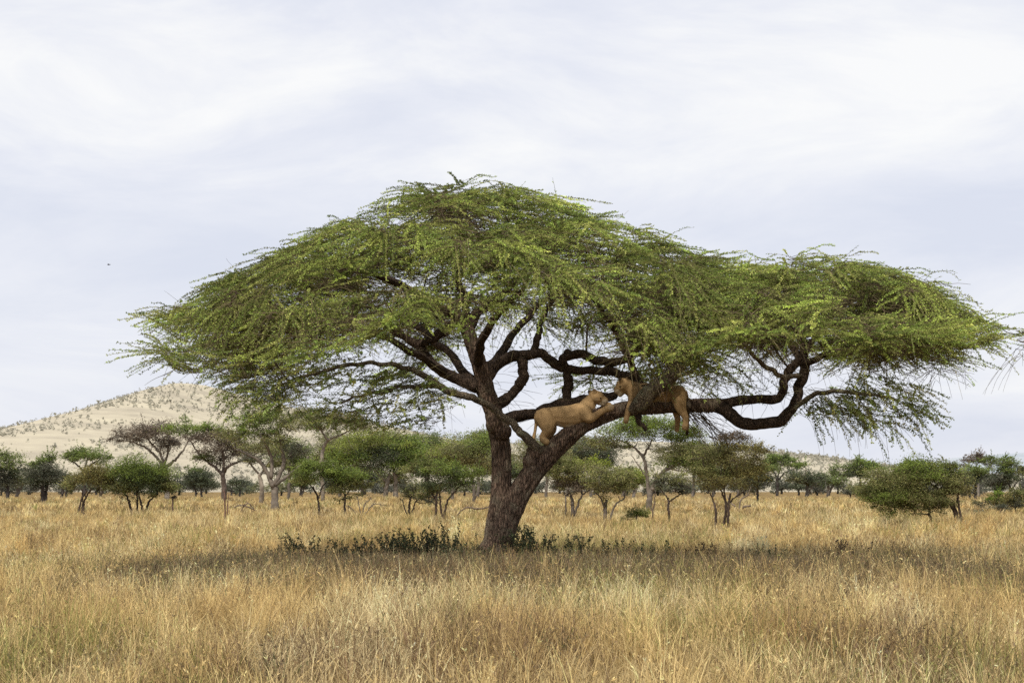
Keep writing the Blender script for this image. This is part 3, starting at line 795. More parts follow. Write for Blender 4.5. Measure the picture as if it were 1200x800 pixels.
grid_mesh('hill', np.linspace(-900, 640, 190), np.linspace(700, 2500, 180), hill_z, [M_far_ground])


def blue_z(x, y):
    px = x / 4200.0 * F + 600
    r = np.array([(950, 569), (1040, 556), (1090, 545), (1150, 533), (1200, 529), (1300, 526), (1500, 540), (1800, 566)], float)
    h = (570 - np.interp(px, r[:, 0], r[:, 1], 570, 570)) / F * 4200 + 2
    return h * sstep(3000, 4200, y) * (1 - .4 * sstep(4200, 5600, y)) + 6 * (fbm(x * .004, y * .004, 12, 4) - .5) * sstep(3000, 3600, y) - 1.0


grid_mesh('far_hill', np.linspace(500, 2300, 90), np.linspace(2900, 5600, 40), blue_z, [M_blue_hill])

# scrub dotted over the hill: too many and too small to count
sc = MB()
n = 30000
sx = rng.uniform(-640, 560, n); sy = rng.uniform(800, 1640, n)
keep = fbm(sx * 0.02, sy * 0.01, 31, 3) + rng.normal(0, .13, n) > 0.56
extra = rng.uniform(-640, 560, 420)
sx = np.concatenate([sx[keep], extra]); sy = np.concatenate([sy[keep], rng.uniform(HD - 60, HD + 25, 420)])
sz = hill_z(sx, sy)
for x, y, z in zip(sx, sy, sz):
    if abs(x / y * F) > 640: continue
    R = rng.uniform(0.5, 1.15) * (2.0 if rng.random() < .07 else 1); H = R * rng.uniform(0.7, 1.2)
    k = 14
    p = unit(rng.normal(0, 1, (k, 3))) * np.array([R, R, H]) * rng.uniform(.4, 1, (k, 1)) + np.array([x, y, z + H * .75])
    g = rng.uniform(0.75, 1.2)
    leaves(sc, p, rng.normal(0, 1, (k, 3)), R * .42, R * .34, np.tile(np.array([[.335, .32, .255]]) * g, (k, 1)) * (1 + rng.normal(0, .1, (k, 1))), 0)  # scrub colour paled towards the hill, haze included
tag(sc.build('hill_scrub', [M_leaf_far], None, False), 'scattered grey-green scrub dotting the dry hill', 'scrub', None, 'stuff')

# ------------------------------------------------------------------ trees of the plain
GRASS_H = 0.42
GREEN = dict(
    green=np.array([(.100, .150, .034), (.080, .122, .032), (.125, .168, .04)]),
    bright=np.array([(.10, .165, .025), (.13, .185, .03), (.085, .14, .025)]),
    lime=np.array([(.15, .20, .03), (.115, .165, .03), (.18, .215, .04)]),
    dark=np.array([(.045, .066, .032), (.036, .054, .027), (.058, .076, .034)]),
    olive=np.array([(.125, .128, .05), (.15, .14, .055), (.10, .108, .043)]),
    brown=np.array([(.125, .093, .064), (.10, .072, .051), (.155, .12, .078)]),
    grey=np.array([(.095, .10, .062), (.12, .115, .075), (.08, .086, .055)]),
    sage=np.array([(.125, .145, .055), (.10, .125, .045), (.16, .165, .075)]),
)
STEM = dict(brown=(.085, .06, .045), dark=(.04, .03, .025), pale=(.20, .165, .125), grey=(.14, .115, .09))


def plain_tree(name, label, cat, basepx, stems, blobs, bark='brown', leafs=1.0, group=None, flat=0.55, twigs=1.0, haze=0.0, tw_bare=0):
    """stems: pixel polylines with a radius in px; blobs: (px, py, rx, ry, palette) of crown"""
    bx, by = basepx
    D = (HC - GRASS_H) * F / (by - 570.0)
    s = D / F                                    # metres per photo pixel at that distance
    root_p = P(bx, by, D); root_p[2] = 0.0
    e = empty(name, root_p)
    tag(e, label, cat, group)
    HZ = np.array((.44, .44, .43))  # aerial haze, mixed into bark and leaf colours with distance
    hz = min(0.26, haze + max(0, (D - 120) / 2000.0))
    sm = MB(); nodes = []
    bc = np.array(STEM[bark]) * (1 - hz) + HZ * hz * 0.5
    for pts in stems:
        P3 = [P(a, b, D + (rng.normal(0, 3) * s if k else 0)) for k, (a, b, r) in enumerate(pts)]
        if abs(pts[0][1] - by) < 9:
            P3[0][2] = -0.05
        path, rad = smooth_path(P3, [r * s for a, b, r in pts], 6 * len(pts))
        path[1:-1] += rng.normal(0, 0.35 * s, (len(path) - 2, 3))
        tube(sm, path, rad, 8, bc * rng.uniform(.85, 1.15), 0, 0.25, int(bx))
        nodes += list(zip(path[len(path) // 3:], rad[len(path) // 3:]))
    np_, nr_ = np.array([a for a, b in nodes]), np.array([b for a, b in nodes])
    cr = MB()
    for (px, py, rx, ry, pal) in blobs:
        rx, ry = rx * 1.12, ry * 1.14
        area = PI * rx * ry
        nc = int(np.clip(area / 24, 9, 110))
        c0 = P(px, py, D)
        R = np.array([rx, rx * 0.85, ry]) * s
        u = unit(rng.normal(0, 1, (nc, 3))); u[:, 2] = np.where(rng.random(nc) < .72, np.abs(u[:, 2]), u[:, 2])
        cc_ = c0 + u * R * (0.30 + 0.66 * rng.random((nc, 1)) ** .6)
        cr_ = np.clip(0.36 * math.sqrt(rx * ry) * rng.uniform(.7, 1.4, nc), 3.0, 9) * s
        keep = rng.random(nc) < .70; keep[:4] = True
        cc_, cr_ = cc_[keep] + rng.normal(0, .10, (keep.sum(), 3)) * R.max(), cr_[keep] * rng.uniform(.65, 1.3, keep.sum()); nc = len(cc_)
        # leafy sprigs that break the outline
        kk = int(10 + area / 45)
        si0 = rng.integers(0, nc, kk)
        sd_ = (cc_[si0] - c0) / R + rng.normal(0, .35, (kk, 3)) + np.array([0, 0, .25])
        spr = grow(cc_[si0], unit(sd_), rng.uniform(5, 13, kk) * s, 5, .04 / s, .12)
        ps, ds_, is_, ts_ = along(spr, np.full(kk, 22), .2)
        pl0 = GREEN[pal] * (np.array([1.15, 1.18, 1.2]) if pal in ('brown', 'grey') else np.array([1.50, 1.34, 1.18]))
        cs_ = (pl0[rng.choice(len(pl0), kk)] * (1 + rng.normal(0, .2, (kk, 1))))[is_]
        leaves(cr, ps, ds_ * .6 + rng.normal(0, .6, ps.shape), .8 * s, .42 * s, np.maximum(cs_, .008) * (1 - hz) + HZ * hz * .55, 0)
        # limbs of the crown
        for c, r_ in zip(cc_, cr_):
            if rng.random() < twigs:
                cost = np.linalg.norm(np_ - c, axis=1) + np.maximum(np_[:, 2] - c[2], 0) * 2
                j = int(np.argmin(cost)); a = np_[j]; L = np.linalg.norm(c - a)
                mid = (a + c) / 2 + np.array([0, 0, -.05 * L]) + rng.normal(0, .08 * L, 3)
                path, rad = smooth_path([a, mid, c], [min(nr_[j] * .7, (.35 + .035 * L / s) * s), .45 * s, .22 * s], 7)
                tube(sm, path, rad, 4, bc * rng.uniform(.7, 1.1), 0, 0, 0, False)
                np_ = np.vstack([np_, path[3:6]]); nr_ = np.concatenate([nr_, rad[3:6]])
        tint = np.clip(1 + rng.normal(0, .26, nc), .5, 1.7)
        per = (leafs * 4.6 * area / nc * rng.uniform(.7, 1.3, nc)).astype(int) + 6
        ci = np.repeat(np.arange(nc), per); M = len(ci)
        off = rng.normal(0, .60, (M, 3)) * np.array([1.25, 1.25, flat])
        pos = cc_[ci] + off * cr_[ci][:, None]
        pl = GREEN[pal] * (np.array([1.15, 1.18, 1.2]) if pal in ('brown', 'grey') else np.array([1.50, 1.34, 1.18]))
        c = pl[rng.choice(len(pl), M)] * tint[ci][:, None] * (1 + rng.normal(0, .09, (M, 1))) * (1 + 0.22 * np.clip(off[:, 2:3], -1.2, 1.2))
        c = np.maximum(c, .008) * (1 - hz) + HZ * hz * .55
        ax = off * np.array([1, 1, .5]) + rng.normal(0, .55, (M, 3))
        q = rng.uniform(.7, 1.4, M)
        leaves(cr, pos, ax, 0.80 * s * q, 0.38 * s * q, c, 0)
        # short twigs inside the clumps
        kt = max(4, int(nc * (5 if pal in ('brown', 'grey') else 2.5)))
        ti = rng.integers(0, nc, kt)
        st = cc_[ti] + rng.normal(0, .25, (kt, 3)) * cr_[ti][:, None]
        pts = grow(st, unit(rng.normal(0, 1, (kt, 3)) * np.array([1, 1, .6])), rng.uniform(4, 11, kt) * s, 5, 0.0, .18)
        strand_tubes(cr, pts, np.full(kt, .26 * s), np.full(kt, .12 * s), np.tile(bc * .8, (kt, 1)), 1)
    sm.build('trunk', [M_stem_far], e, True, root_p)
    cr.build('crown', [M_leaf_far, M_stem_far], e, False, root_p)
    return e


G_T = 'trees standing on the plain behind the acacia'
G_B = 'bushes standing on the plain behind the acacia'


def V(x, y, top, r=2.0, lean=0.0):
    return [(x, y, r * 1.25), (x + lean * .4, y - (y - top) * .5, r), (x + lean, top, r * .7)]


TREES = [
    # label, name, cat, base, stems, blobs, bark, leafs, group
    ('dark flat-topped acacia at the far left edge of the plain', 'flat_topped_tree', 'tree', (9, 583), [V(9, 583, 556, 1.7), [(9, 565, 1.3), (-2, 552, .9), (-12, 546, .6)], [(9, 562, 1.3), (18, 550, .9), (26, 545, .6)]], [(4, 541, 27, 8, 'green'), (-4, 552, 16, 8, 'dark'), (24, 556, 13, 10, 'dark'), (2, 566, 14, 9, 'grey')], 'dark', 1.0),
    ('bushy dark tree with a bright green tuft on top, left part of the plain', 'bushy_tree', 'tree', (51, 586), [V(50, 586, 566, 2.2), V(53, 586, 562, 1.6, 4)], [(51, 560, 19, 17, 'grey'), (50, 566, 16, 14, 'dark'), (53, 541, 12, 5, 'bright'), (40, 548, 8, 6, 'green')], 'dark', 1.1),
    ('small dark thicket tree between the tufted tree and the twin-stemmed olive one', 'small_tree', 'tree', (73, 582), [V(73, 582, 566, 1.4), V(77, 582, 570, 1, 2)], [(70, 563, 11, 11, 'dark'), (80, 570, 7, 7, 'grey')], 'dark', 1.0),
    ('bright green flat umbrella acacia rising above the olive bush on the left', 'umbrella_tree', 'tree', (99, 581), [[(99, 581, 1.6), (99, 565, 1.4), (98, 552, 1.2)], [(98, 554, 1.1), (90, 544, .9), (80, 538, .6)], [(98, 554, 1.1), (108, 543, .9), (120, 537, .6)], [(98, 553, 1), (101, 542, .8), (103, 534, .5)]], [(100, 532, 29, 5.5, 'bright'), (84, 537, 14, 4, 'green'), (118, 538, 12, 5, 'green')], 'dark', 1.25),
    ('olive tree with two thin splayed stems left of the big round bush', 'two_stemmed_tree', 'tree', (94, 597), [[(91, 597, 1.2), (95, 586, 1.1), (102, 574, .9)], [(98, 597, 1.2), (99, 586, 1.1), (107, 573, .9)], [(95, 597, 1), (97, 586, .9), (96, 573, .7)]], [(104, 562, 21, 14, 'olive'), (120, 560, 18, 13, 'olive'), (86, 566, 10, 9, 'sage')], 'brown', 1.0),
    ('broad round dark green bush on four short stems, left of the thin stump', 'round_bush', 'bush', (163, 597), [[(155, 597, 1.6), (151, 588, 1.4), (147, 578, 1)], [(161, 597, 1.3), (161, 587, 1.1), (160, 575, .9)], [(168, 597, 1.3), (165, 588, 1.2), (162, 577, .9)], [(171, 596, 1.5), (175, 587, 1.2), (185, 579, .9)]], [(152, 558, 26, 16, 'green'), (178, 560, 24, 17, 'green'), (140, 572, 16, 13, 'sage'), (165, 568, 26, 14, 'dark'), (192, 574, 13, 11, 'sage')], 'dark', 1.3),
    ('leafless brown umbrella tree standing against the pale hill on the left', 'brown_umbrella_tree', 'tree', (196, 583), [[(196, 583, 3.2), (195, 565, 2.9), (193, 546, 2.6)], [(193, 548, 2), (181, 533, 1.6), (168, 523, 1.2), (148, 515, .7)], [(193, 546, 2), (187, 530, 1.5), (175, 517, 1), (168, 508, .7)], [(194, 548, 2), (206, 538, 1.5), (214, 528, 1), (222, 515, .7)], [(193, 545, 1.7), (197, 528, 1.2), (200, 512, .8)]], [(163, 510, 31, 8.5, 'brown'), (188, 506, 26, 9, 'brown'), (147, 514, 16, 5, 'brown'), (200, 520, 18, 8, 'brown')], 'grey', 0.75),
    ('tall brownish acacia with green tufts in its crown, right of the brown umbrella tree', 'tufted_acacia', 'tree', (262, 584), [[(263, 584, 3.4), (262, 568, 3), (261, 554, 2.6)], [(261, 556, 2), (252, 547, 1.6), (236, 535, 1.2), (222, 515, .7)], [(261, 556, 2), (268, 546, 1.6), (285, 538, 1.2), (300, 532, .7)], [(261, 554, 1.7), (262, 535, 1.2), (255, 515, .8)]], [(224, 504, 28, 7.5, 'bright'), (242, 515, 30, 9, 'brown'), (258, 532, 28, 12, 'brown'), (268, 519, 10, 6, 'green'), (240, 537, 9, 6, 'green'), (285, 530, 16, 9, 'brown'), (250, 505, 14, 6, 'green')], 'brown', 0.85),
    ('compact dark round tree between the brown umbrella tree and the tufted acacia', 'round_tree', 'tree', (236, 579.5), [V(236, 579.5, 568, 1.2), V(230, 579.5, 570, .9, -3)], [(234, 561, 17, 9, 'dark'), (238, 568, 18, 9, 'dark'), (228, 555, 10, 5, 'green')], 'dark', 1.1),
    ('low dark bush right behind the broad round bush', 'low_bush', 'bush', (210, 578), [V(210, 578, 568, 1)], [(208, 567, 13, 9, 'dark'), (200, 571, 9, 7, 'grey')], 'dark', 1.0),
    ('small dark bush just right of the tufted acacia\'s trunk', 'low_bush', 'bush', (281, 579), [V(281, 579, 571, .9)], [(281, 569, 9, 8, 'dark')], 'dark', 1.0),
    ('wide-limbed grey acacia with a thick trunk and a bright green pad, left of centre', 'wide_acacia', 'tree', (322, 592), [[(322, 592, 5), (322, 578, 4), (321, 566, 3.6)], [(320, 570, 3), (313, 553, 2.6), (302, 538, 2), (278, 527, 1.2)], [(321, 568, 2.8), (332, 545, 2.2), (330, 525, 1.7), (326, 505, 1)], [(322, 568, 2.4), (340, 555, 2), (352, 545, 1.4), (362, 535, .8)], [(318, 560, 2.2), (318, 535, 1.8), (308, 515, 1.2), (300, 500, .7)]], [(292, 495, 24, 7, 'bright'), (318, 492, 26, 9, 'green'), (270, 512, 16, 8, 'sage'), (318, 515, 22, 9, 'sage'), (300, 508, 22, 7, 'green'), (340, 500, 20, 8, 'sage'), (345, 530, 14, 9, 'grey')], 'grey', 0.8),
    ('slimmer pale-trunked tree behind the wide-limbed grey acacia', 'pale_trunk_tree', 'tree', (306, 586.5), [[(306, 587, 3), (307, 572, 2.6), (304, 555, 2)], [(304, 558, 1.4), (315, 542, 1.1), (325, 530, .8)], [(304, 556, 1.4), (292, 542, 1), (284, 534, .7)]], [(310, 530, 26, 12, 'sage'), (326, 545, 14, 9, 'sage'), (290, 540, 12, 7, 'grey')], 'pale', 0.55),
    ('tree with a slanting flat olive crown above the small single-stemmed acacia', 'slanting_crown_tree', 'tree', (379, 584), [[(379, 584, 2.4), (377, 555, 2.2), (378, 528, 2), (385, 514, 1.8)], [(384, 516, 1.4), (376, 504, 1.1), (366, 494, .7)], [(385, 515, 1.4), (398, 510, 1.1), (414, 502, .7)]], [(366, 488, 26, 7, 'sage'), (396, 492, 30, 8, 'olive'), (424, 500, 20, 6, 'sage'), (380, 497, 28, 7, 'green')], 'pale', 1.0),
    ('small single-stemmed green acacia in front of the yellow-green tree', 'small_acacia', 'tree', (374, 599), [[(374, 599, 1.3), (373, 585, 1.1), (367, 570, .9)], [(373, 584, .9), (378, 570, .7), (386, 560, .5)], [(372, 580, .8), (362, 567, .6), (352, 560, .4)]], [(366, 556, 28, 6.5, 'green'), (378, 546, 26, 7, 'green'), (352, 562, 13, 5, 'sage'), (392, 558, 16, 6, 'green')], 'dark', 1.2),
    ('sapling with tiered sprays of green, right of the small single-stemmed acacia', 'sapling', 'tree', (404, 599), [[(404, 599, 1.2), (404, 585, 1), (404, 565, .8)], [(404, 582, .7), (412, 572, .5), (420, 564, .4)], [(404, 578, .7), (396, 570, .5), (390, 564, .4)]], [(404, 574, 15, 13, 'sage'), (414, 558, 24, 7, 'green'), (400, 561, 18, 6, 'green'), (424, 568, 14, 6, 'sage')], 'dark', 1.05),
    ('big rounded yellow-green tree on a twin pale trunk left of the acacia\'s trunk', 'yellow_green_tree', 'tree', (455, 581.5), [[(452, 581.5, 3), (453, 570, 2.4), (457, 555, 2)], [(464, 581.5, 2.8), (464, 568, 2.4), (462, 553, 2)], [(454, 565, 1.6), (440, 552, 1.2), (425, 540, .8)], [(463, 560, 1.6), (474, 548, 1.2), (484, 538, .8)]], [(420, 528, 32, 13, 'lime'), (446, 517, 30, 11, 'lime'), (474, 530, 24, 17, 'bright'), (448, 538, 26, 15, 'dark'), (408, 542, 26, 12, 'bright'), (470, 547, 22, 10, 'bright')], 'pale', 1.25),  # dark middle blob puts the crown's shadowed centre into leaf colour
    ('low grey sparse shrub tree with crooked dark stems left of the multi-stemmed tree', 'sparse_shrub', 'bush', (480, 598), [[(479, 598, 1.6), (480, 590, 1.3), (481, 582, .9)], [(482, 598, 1), (487, 588, .8), (494, 581, .6)], [(478, 596, .9), (472, 588, .6), (468, 584, .4)]], [(490, 578, 20, 8, 'sage'), (480, 573, 12, 5, 'grey'), (500, 586, 14, 6, 'grey')], 'dark', 0.6),
    ('multi-stemmed dark green acacia just left of the big acacia\'s trunk', 'multi_stemmed_tree', 'tree', (515, 602), [[(511, 602, 1.8), (511, 588, 1.4), (513, 572, 1)], [(518, 602, 1.5), (516, 588, 1.1), (514, 575, .8)], [(519, 602, 1.5), (524, 588, 1.2), (532, 577, 1), (543, 566, .7)], [(511, 586, 1), (503, 573, .8), (498, 563, .5)]], [(512, 552, 34, 7.5, 'green'), (540, 556, 26, 8, 'green'), (494, 549, 18, 6, 'sage'), (520, 563, 34, 6, 'dark'), (510, 576, 14, 8, 'sage')], 'brown', 1.15),
    ('taller green tree peeking out behind the left side of the big acacia\'s trunk', 'tall_tree', 'tree', (556, 586.5), [[(556, 586.5, 2.3), (555, 572, 2), (553, 555, 1.8)], [(553, 558, 1.3), (541, 545, 1), (532, 536, .7)], [(553, 556, 1.3), (563, 540, 1), (572, 527, .7)]], [(541, 529, 25, 10, 'sage'), (563, 525, 24, 11, 'green'), (556, 546, 24, 11, 'olive'), (571, 512, 11, 5, 'green')], 'grey', 1.05),
    ('wide low tree with a bushy brown underside, first to the right of the big trunk', 'bushy_tree', 'tree', (671, 600), [[(671, 600, 2.5), (671, 590, 2.1), (669, 580, 1.6)], [(671, 592, 1.5), (681, 582, 1.2), (692, 573, .8)], [(662, 599, 1.1), (663, 586, .9), (660, 574, .7)]], [(672, 570, 23, 10, 'brown'), (684, 554, 34, 8, 'sage'), (664, 552, 24, 8, 'sage'), (660, 566, 18, 9, 'olive'), (690, 545, 18, 6, 'lime'), (656, 545, 20, 9, 'sage')], 'grey', 1.05),
    ('small tree with a thick fissured stem and one low crooked side branch', 'small_tree', 'tree', (709, 606.5), [[(709, 606.5, 2.7), (709, 597, 2.3), (711, 586, 1.6)], [(712, 598, 1.3), (721, 592, 1.1), (731, 584, .9), (733, 577, .6)], [(708, 594, 1.4), (704, 584, 1), (698, 576, .7)]], [(714, 571, 21, 10, 'olive'), (718, 557, 28, 7, 'sage'), (703, 565, 18, 8, 'sage'), (730, 572, 13, 8, 'sage')], 'grey', 1.0),
    ('tall umbrella acacia with a forked grey trunk below the resting lioness', 'tall_umbrella_tree', 'tree', (761, 594.5), [[(760, 595, 4.2), (762, 580, 3.5), (765, 570, 3)], [(761, 584, 2.4), (759, 565, 2.2), (757, 548, 2), (752, 533, 1.8), (738, 521, 1.2), (725, 515, .8)], [(754, 534, 1.5), (760, 524, 1.2), (764, 515, .8)], [(764, 574, 2.8), (770, 560, 2.4), (782, 549, 2), (800, 541, 1.4)], [(757, 558, .9), (748, 545, .7), (740, 533, .4)]], [(740, 508, 34, 9, 'green'), (772, 502, 34, 11, 'green'), (705, 520, 26, 8, 'sage'), (745, 496, 30, 7, 'bright'), (796, 534, 30, 11, 'sage'), (806, 545, 28, 8, 'green'), (800, 515, 26, 11, 'green')], 'grey', 1.05),
    ('slender single-stemmed acacia with a grey rounded crown below the lion limb', 'slender_acacia', 'tree', (784, 605.5), [[(784, 605.5, 1.6), (783.5, 594, 1.4), (783, 583, 1.2)], [(784, 588, 1), (794, 581, .8), (803, 577, .5)], [(783, 584, .9), (776, 575, .7), (770, 568, .5)]], [(785, 569, 21, 8, 'grey'), (784, 561, 18, 7, 'sage'), (795, 574, 13, 6, 'grey')], 'brown', 0.95),
    ('broad multi-stemmed olive tree with a high rounded crown right of the slender acacia', 'broad_olive_tree', 'tree', (850, 609), [[(847, 609, 1.9), (851, 595, 1.6), (848, 582, 1.3), (843, 570, .9)], [(853, 608, 1.9), (854, 592, 1.5), (856, 578, 1.1)], [(839, 607, 1.7), (838, 596, 1.5), (835, 585, .9), (831, 576, .6)], [(853, 590, 1.2), (862, 582, .9), (874, 574, .6)], [(850, 585, 1.1), (848, 560, .8), (852, 540, .5)]], [(848, 566, 34, 10, 'olive'), (858, 545, 36, 11, 'olive'), (872, 528, 26, 10, 'olive'), (826, 556, 18, 10, 'sage'), (880, 555, 18, 12, 'olive'), (838, 534, 26, 10, 'sage'), (858, 514, 18, 7, 'brown')], 'brown', 1.0),
    ('dark rounded tree standing behind the right edge of the broad olive tree', 'round_tree', 'tree', (888, 584), [V(888, 584, 568, 1.3)], [(891, 563, 18, 10, 'dark'), (884, 569, 13, 8, 'grey'), (897, 553, 12, 7, 'green')], 'dark', 1.1),
    ('vivid green umbrella acacia with a curled crown against the pale right slope', 'vivid_umbrella_tree', 'tree', (911, 578.5), [[(911, 578.5, 1.8), (911, 566, 1.6), (909, 556, 1.1), (902, 548, .7)], [(911, 564, 1.2), (918, 555, .9), (928, 550, .6)], [(911, 562, 1), (914, 550, .8), (916, 542, .5)]], [(914, 537, 14, 5, 'bright'), (902, 544, 9, 6, 'bright'), (925, 541, 11, 5, 'bright'), (936, 548, 7, 6, 'bright'), (913, 546, 13, 4, 'green')], 'dark', 1.35),
    ('green umbrella acacia with a dark underside left of the big leaning bush', 'umbrella_tree', 'tree', (1008, 579), [[(1007, 579, 1.6), (1008, 568, 1.4), (1008, 560, 1)], [(1008, 572, 1.2), (1014, 564, 1), (1020, 559, .6)]], [(1010, 545, 20, 5.5, 'bright'), (998, 552, 20, 5, 'green'), (1022, 550, 14, 6, 'bright'), (1003, 557, 15, 5, 'dark'), (985, 555, 13, 4, 'green')], 'dark', 1.25),
    ('large spreading dark green bush leaning left on a slanted trunk, right of the acacia', 'leaning_bush', 'bush', (1123, 608), [[(1124, 608, 3.4), (1119, 598, 2.8), (1112, 588, 2.2), (1103, 576, 1.6), (1090, 566, 1)], [(1127, 607, 2), (1124, 594, 1.4), (1122, 580, 1)], [(1092, 607, 2), (1088, 597, 1.4), (1080, 585, 1)], [(1105, 580, 1.4), (1080, 575, 1), (1050, 575, .6)]], [(1052, 568, 34, 17, 'sage'), (1080, 556, 36, 14, 'green'), (1100, 564, 28, 15, 'sage'), (1040, 584, 26, 13, 'green'), (1072, 585, 30, 14, 'sage'), (1118, 577, 15, 12, 'olive'), (1024, 577, 16, 9, 'sage'), (1112, 548, 13, 7, 'sage'), (1070, 544, 14, 5, 'green'), (1090, 592, 24, 11, 'sage'), (1050, 592, 24, 10, 'sage')], 'brown', 1.35),
    ('dark tree behind the trunk side of the leaning bush, under a brown umbrella crown', 'dark_tree', 'tree', (1143, 582.5), [V(1143, 582.5, 566, 1.6), V(1137, 582.5, 570, 1.1, -3)], [(1144, 556, 19, 7, 'green'), (1142, 566, 17, 10, 'dark'), (1130, 558, 12, 6, 'sage')], 'dark', 1.1),
    ('airy brown umbrella acacia near the right edge of the plain', 'brown_umbrella_tree', 'tree', (1148, 579.5), [[(1147, 579.5, 1.6), (1146, 562, 1.4), (1144, 550, 1)], [(1145, 555, .9), (1136, 546, .7), (1128, 541, .5)]], [(1136, 541, 15, 4, 'brown'), (1142, 535, 13, 3.5, 'brown'), (1150, 543, 14, 4, 'grey')], 'grey', 0.8),
    ('flat green acacia at the right edge of the plain', 'flat_topped_tree', 'tree', (1184, 585), [[(1184, 585, 1.7), (1184, 575, 1.4), (1182, 564, 1)], [(1184, 574, 1), (1192, 565, .8), (1199, 560, .5)]], [(1172, 542, 20, 5, 'green'), (1184, 548, 17, 6, 'green'), (1180, 561, 18, 8, 'dark'), (1168, 566, 14, 8, 'grey'), (1197, 554, 12, 6, 'sage')], 'dark', 1.15),
    ('low green shrub in the grass beside the flat acacia at the right edge', 'low_shrub', 'bush', (1168, 592), [V(1168, 592, 585, .8)], [(1168, 583, 11, 6, 'bright'), (1158, 589, 14, 4, 'olive'), (1176, 589, 16, 5, 'olive')], 'dark', 1.1),
    ('low brown-green thicket running out of the right edge', 'low_shrub', 'bush', (1190, 596), [V(1190, 596, 588, .8)], [(1188, 590, 18, 5, 'olive'), (1172, 594, 26, 3.5, 'grey'), (1204, 586, 12, 8, 'sage'), (1195, 580, 10, 6, 'sage')], 'dark', 1.0),
    ('low rounded green shrub between the lone sapling pole and the slender acacia', 'low_shrub', 'bush', (746, 606), [V(746, 606, 600, .7)], [(744, 603, 17, 4.2, 'sage'), (752, 602, 9, 3.5, 'green')], 'dark', 1.2),
    ('low grey shrub in front of the green umbrella acacia on the right', 'low_shrub', 'bush', (997, 583), [V(997, 583, 577, .7)], [(997, 578, 9, 4, 'grey'), (1006, 575, 10, 6, 'sage')], 'dark', 1.0),
]
for (label, name, cat, bp, stems, blobs, bark, lf) in TREES:
    plain_tree(name, label, cat, bp, stems, blobs, bark, lf, G_T if cat == 'tree' else G_B)

# half hidden trees that close the belt between the nearer ones
BELT = [(338, 583, 535, 26), (398, 580.5, 528, 30), (424, 579.5, 556, 24), (500, 580, 530, 30), (530, 583, 534, 28), (585, 580, 545, 26), (612, 581, 552, 22), (640, 581.5, 532, 28), (692, 580, 532, 28), (730, 579, 556, 22), (742, 582, 560, 15), (812, 580.5, 532, 28), (835, 582, 556, 20), (865, 580, 550, 20), (945, 580, 560, 24), (970, 579.5, 563, 18), (1056, 579, 560, 18), (462, 580, 560, 18), (352, 581, 562, 18), (20, 579.5, 562, 18), (118, 579, 563, 16), (665, 579, 530, 22), (560, 579.5, 522, 20)]
for k, (x, by, cy, w) in enumerate(BELT):
    pal = ['green', 'sage', 'dark', 'green', 'lime', 'sage'][k % 6]; p2 = ['dark', 'olive', 'sage'][k % 3]
    h = (by - cy) * .42
    plain_tree('belt_tree', 'half-hidden green tree in the dense belt behind the nearer acacias', 'tree', (x, by),
               [[(x, by, 2), (x + 1, (by + cy) / 2, 1.7), (x - 1, cy, 1)], [(x, (by + cy) / 2 + 4, 1.3), (x + w * .4, cy + h * .4, .7)]],
               [(x + rng.normal(0, 3), cy, w, h * .8, pal), (x - w * .35, cy + h * .5, w * .6, h * .6, p2), (x + w * .4, cy + h * .6, w * .6, h * .6, pal)], 'grey', 1.0, 'half-hidden trees in the dense belt')

# the row of dark bushes far off along the foot of the hill
GD = 'dark bushes along the foot of the hill'
xs = np.linspace(-60, 1260, 62)
for k, x in enumerate(xs):
    x = x + rng.normal(0, 7)
    by = rng.uniform(576.2, 578.6)
    w = rng.uniform(9, 17); h = rng.uniform(5, 9.5)
    pal = ['dark', 'grey', 'dark', 'sage'][int(rng.integers(4))]
    plain_tree('distant_bush', 'dark bush in the distant row along the foot of the hill', 'bush', (x, by), [V(x, by, by - h, 1.0)],
               [(x, by - h * .95, w, h * .75, pal), (x + rng.normal(0, 5), by - h * .6, w * .9, h * .55, pal)], 'dark', 0.9, GD, 0.7, 0.4, 0.03)


# dead wood: poles, a stump, brush
def dead_wood(name, label, cat, basepx, stems, col, group=None, tw=0, twcol=None, leaf=None):
    bx, by = basepx
    D = (HC - GRASS_H) * F / (by - 570.0); s = D / F
    root = P(bx, by, D); root[2] = 0
    mb = MB()
    for pts in stems:
        P3 = [P(a, b, D + rng.normal(0, 1) * s) for a, b, r in pts]
        if abs(pts[0][1] - by) < 3: P3[0][2] = -.05
        path, rad = smooth_path(P3, [r * s for a, b, r in pts], 6 * len(pts))
        path[1:-1] += rng.normal(0, .22 * s, (len(path) - 2, 3))
        tube(mb, path, rad, 8, np.array(col) * rng.uniform(.8, 1.2), 0, .3, int(bx))
        if tw:
            i = rng.integers(len(path) // 3, len(path), tw)
            g = grow(path[i], unit(rng.normal(0, 1, (tw, 3)) + np.array([0, 0, .3])), rng.uniform(4, 11, tw) * s, 5, 0, .2)
            strand_tubes(mb, g, np.full(tw, .3 * s), np.full(tw, .1 * s), np.tile(np.array(col) * .8, (tw, 1)), 0)
    if leaf:
        px, py, r = leaf
        n = 160
        p = P(px, py, D) + rng.normal(0, .5, (n, 3)) * np.array([r, r, r * .6]) * s
        leaves(mb, p, rng.normal(0, 1, (n, 3)), .8 * s, .4 * s, np.tile([[.04, .035, .025]], (n, 1)), 0)
    o = mb.build(name, [M_stem_far], None, True, root)
    tag(o, label, cat, group)


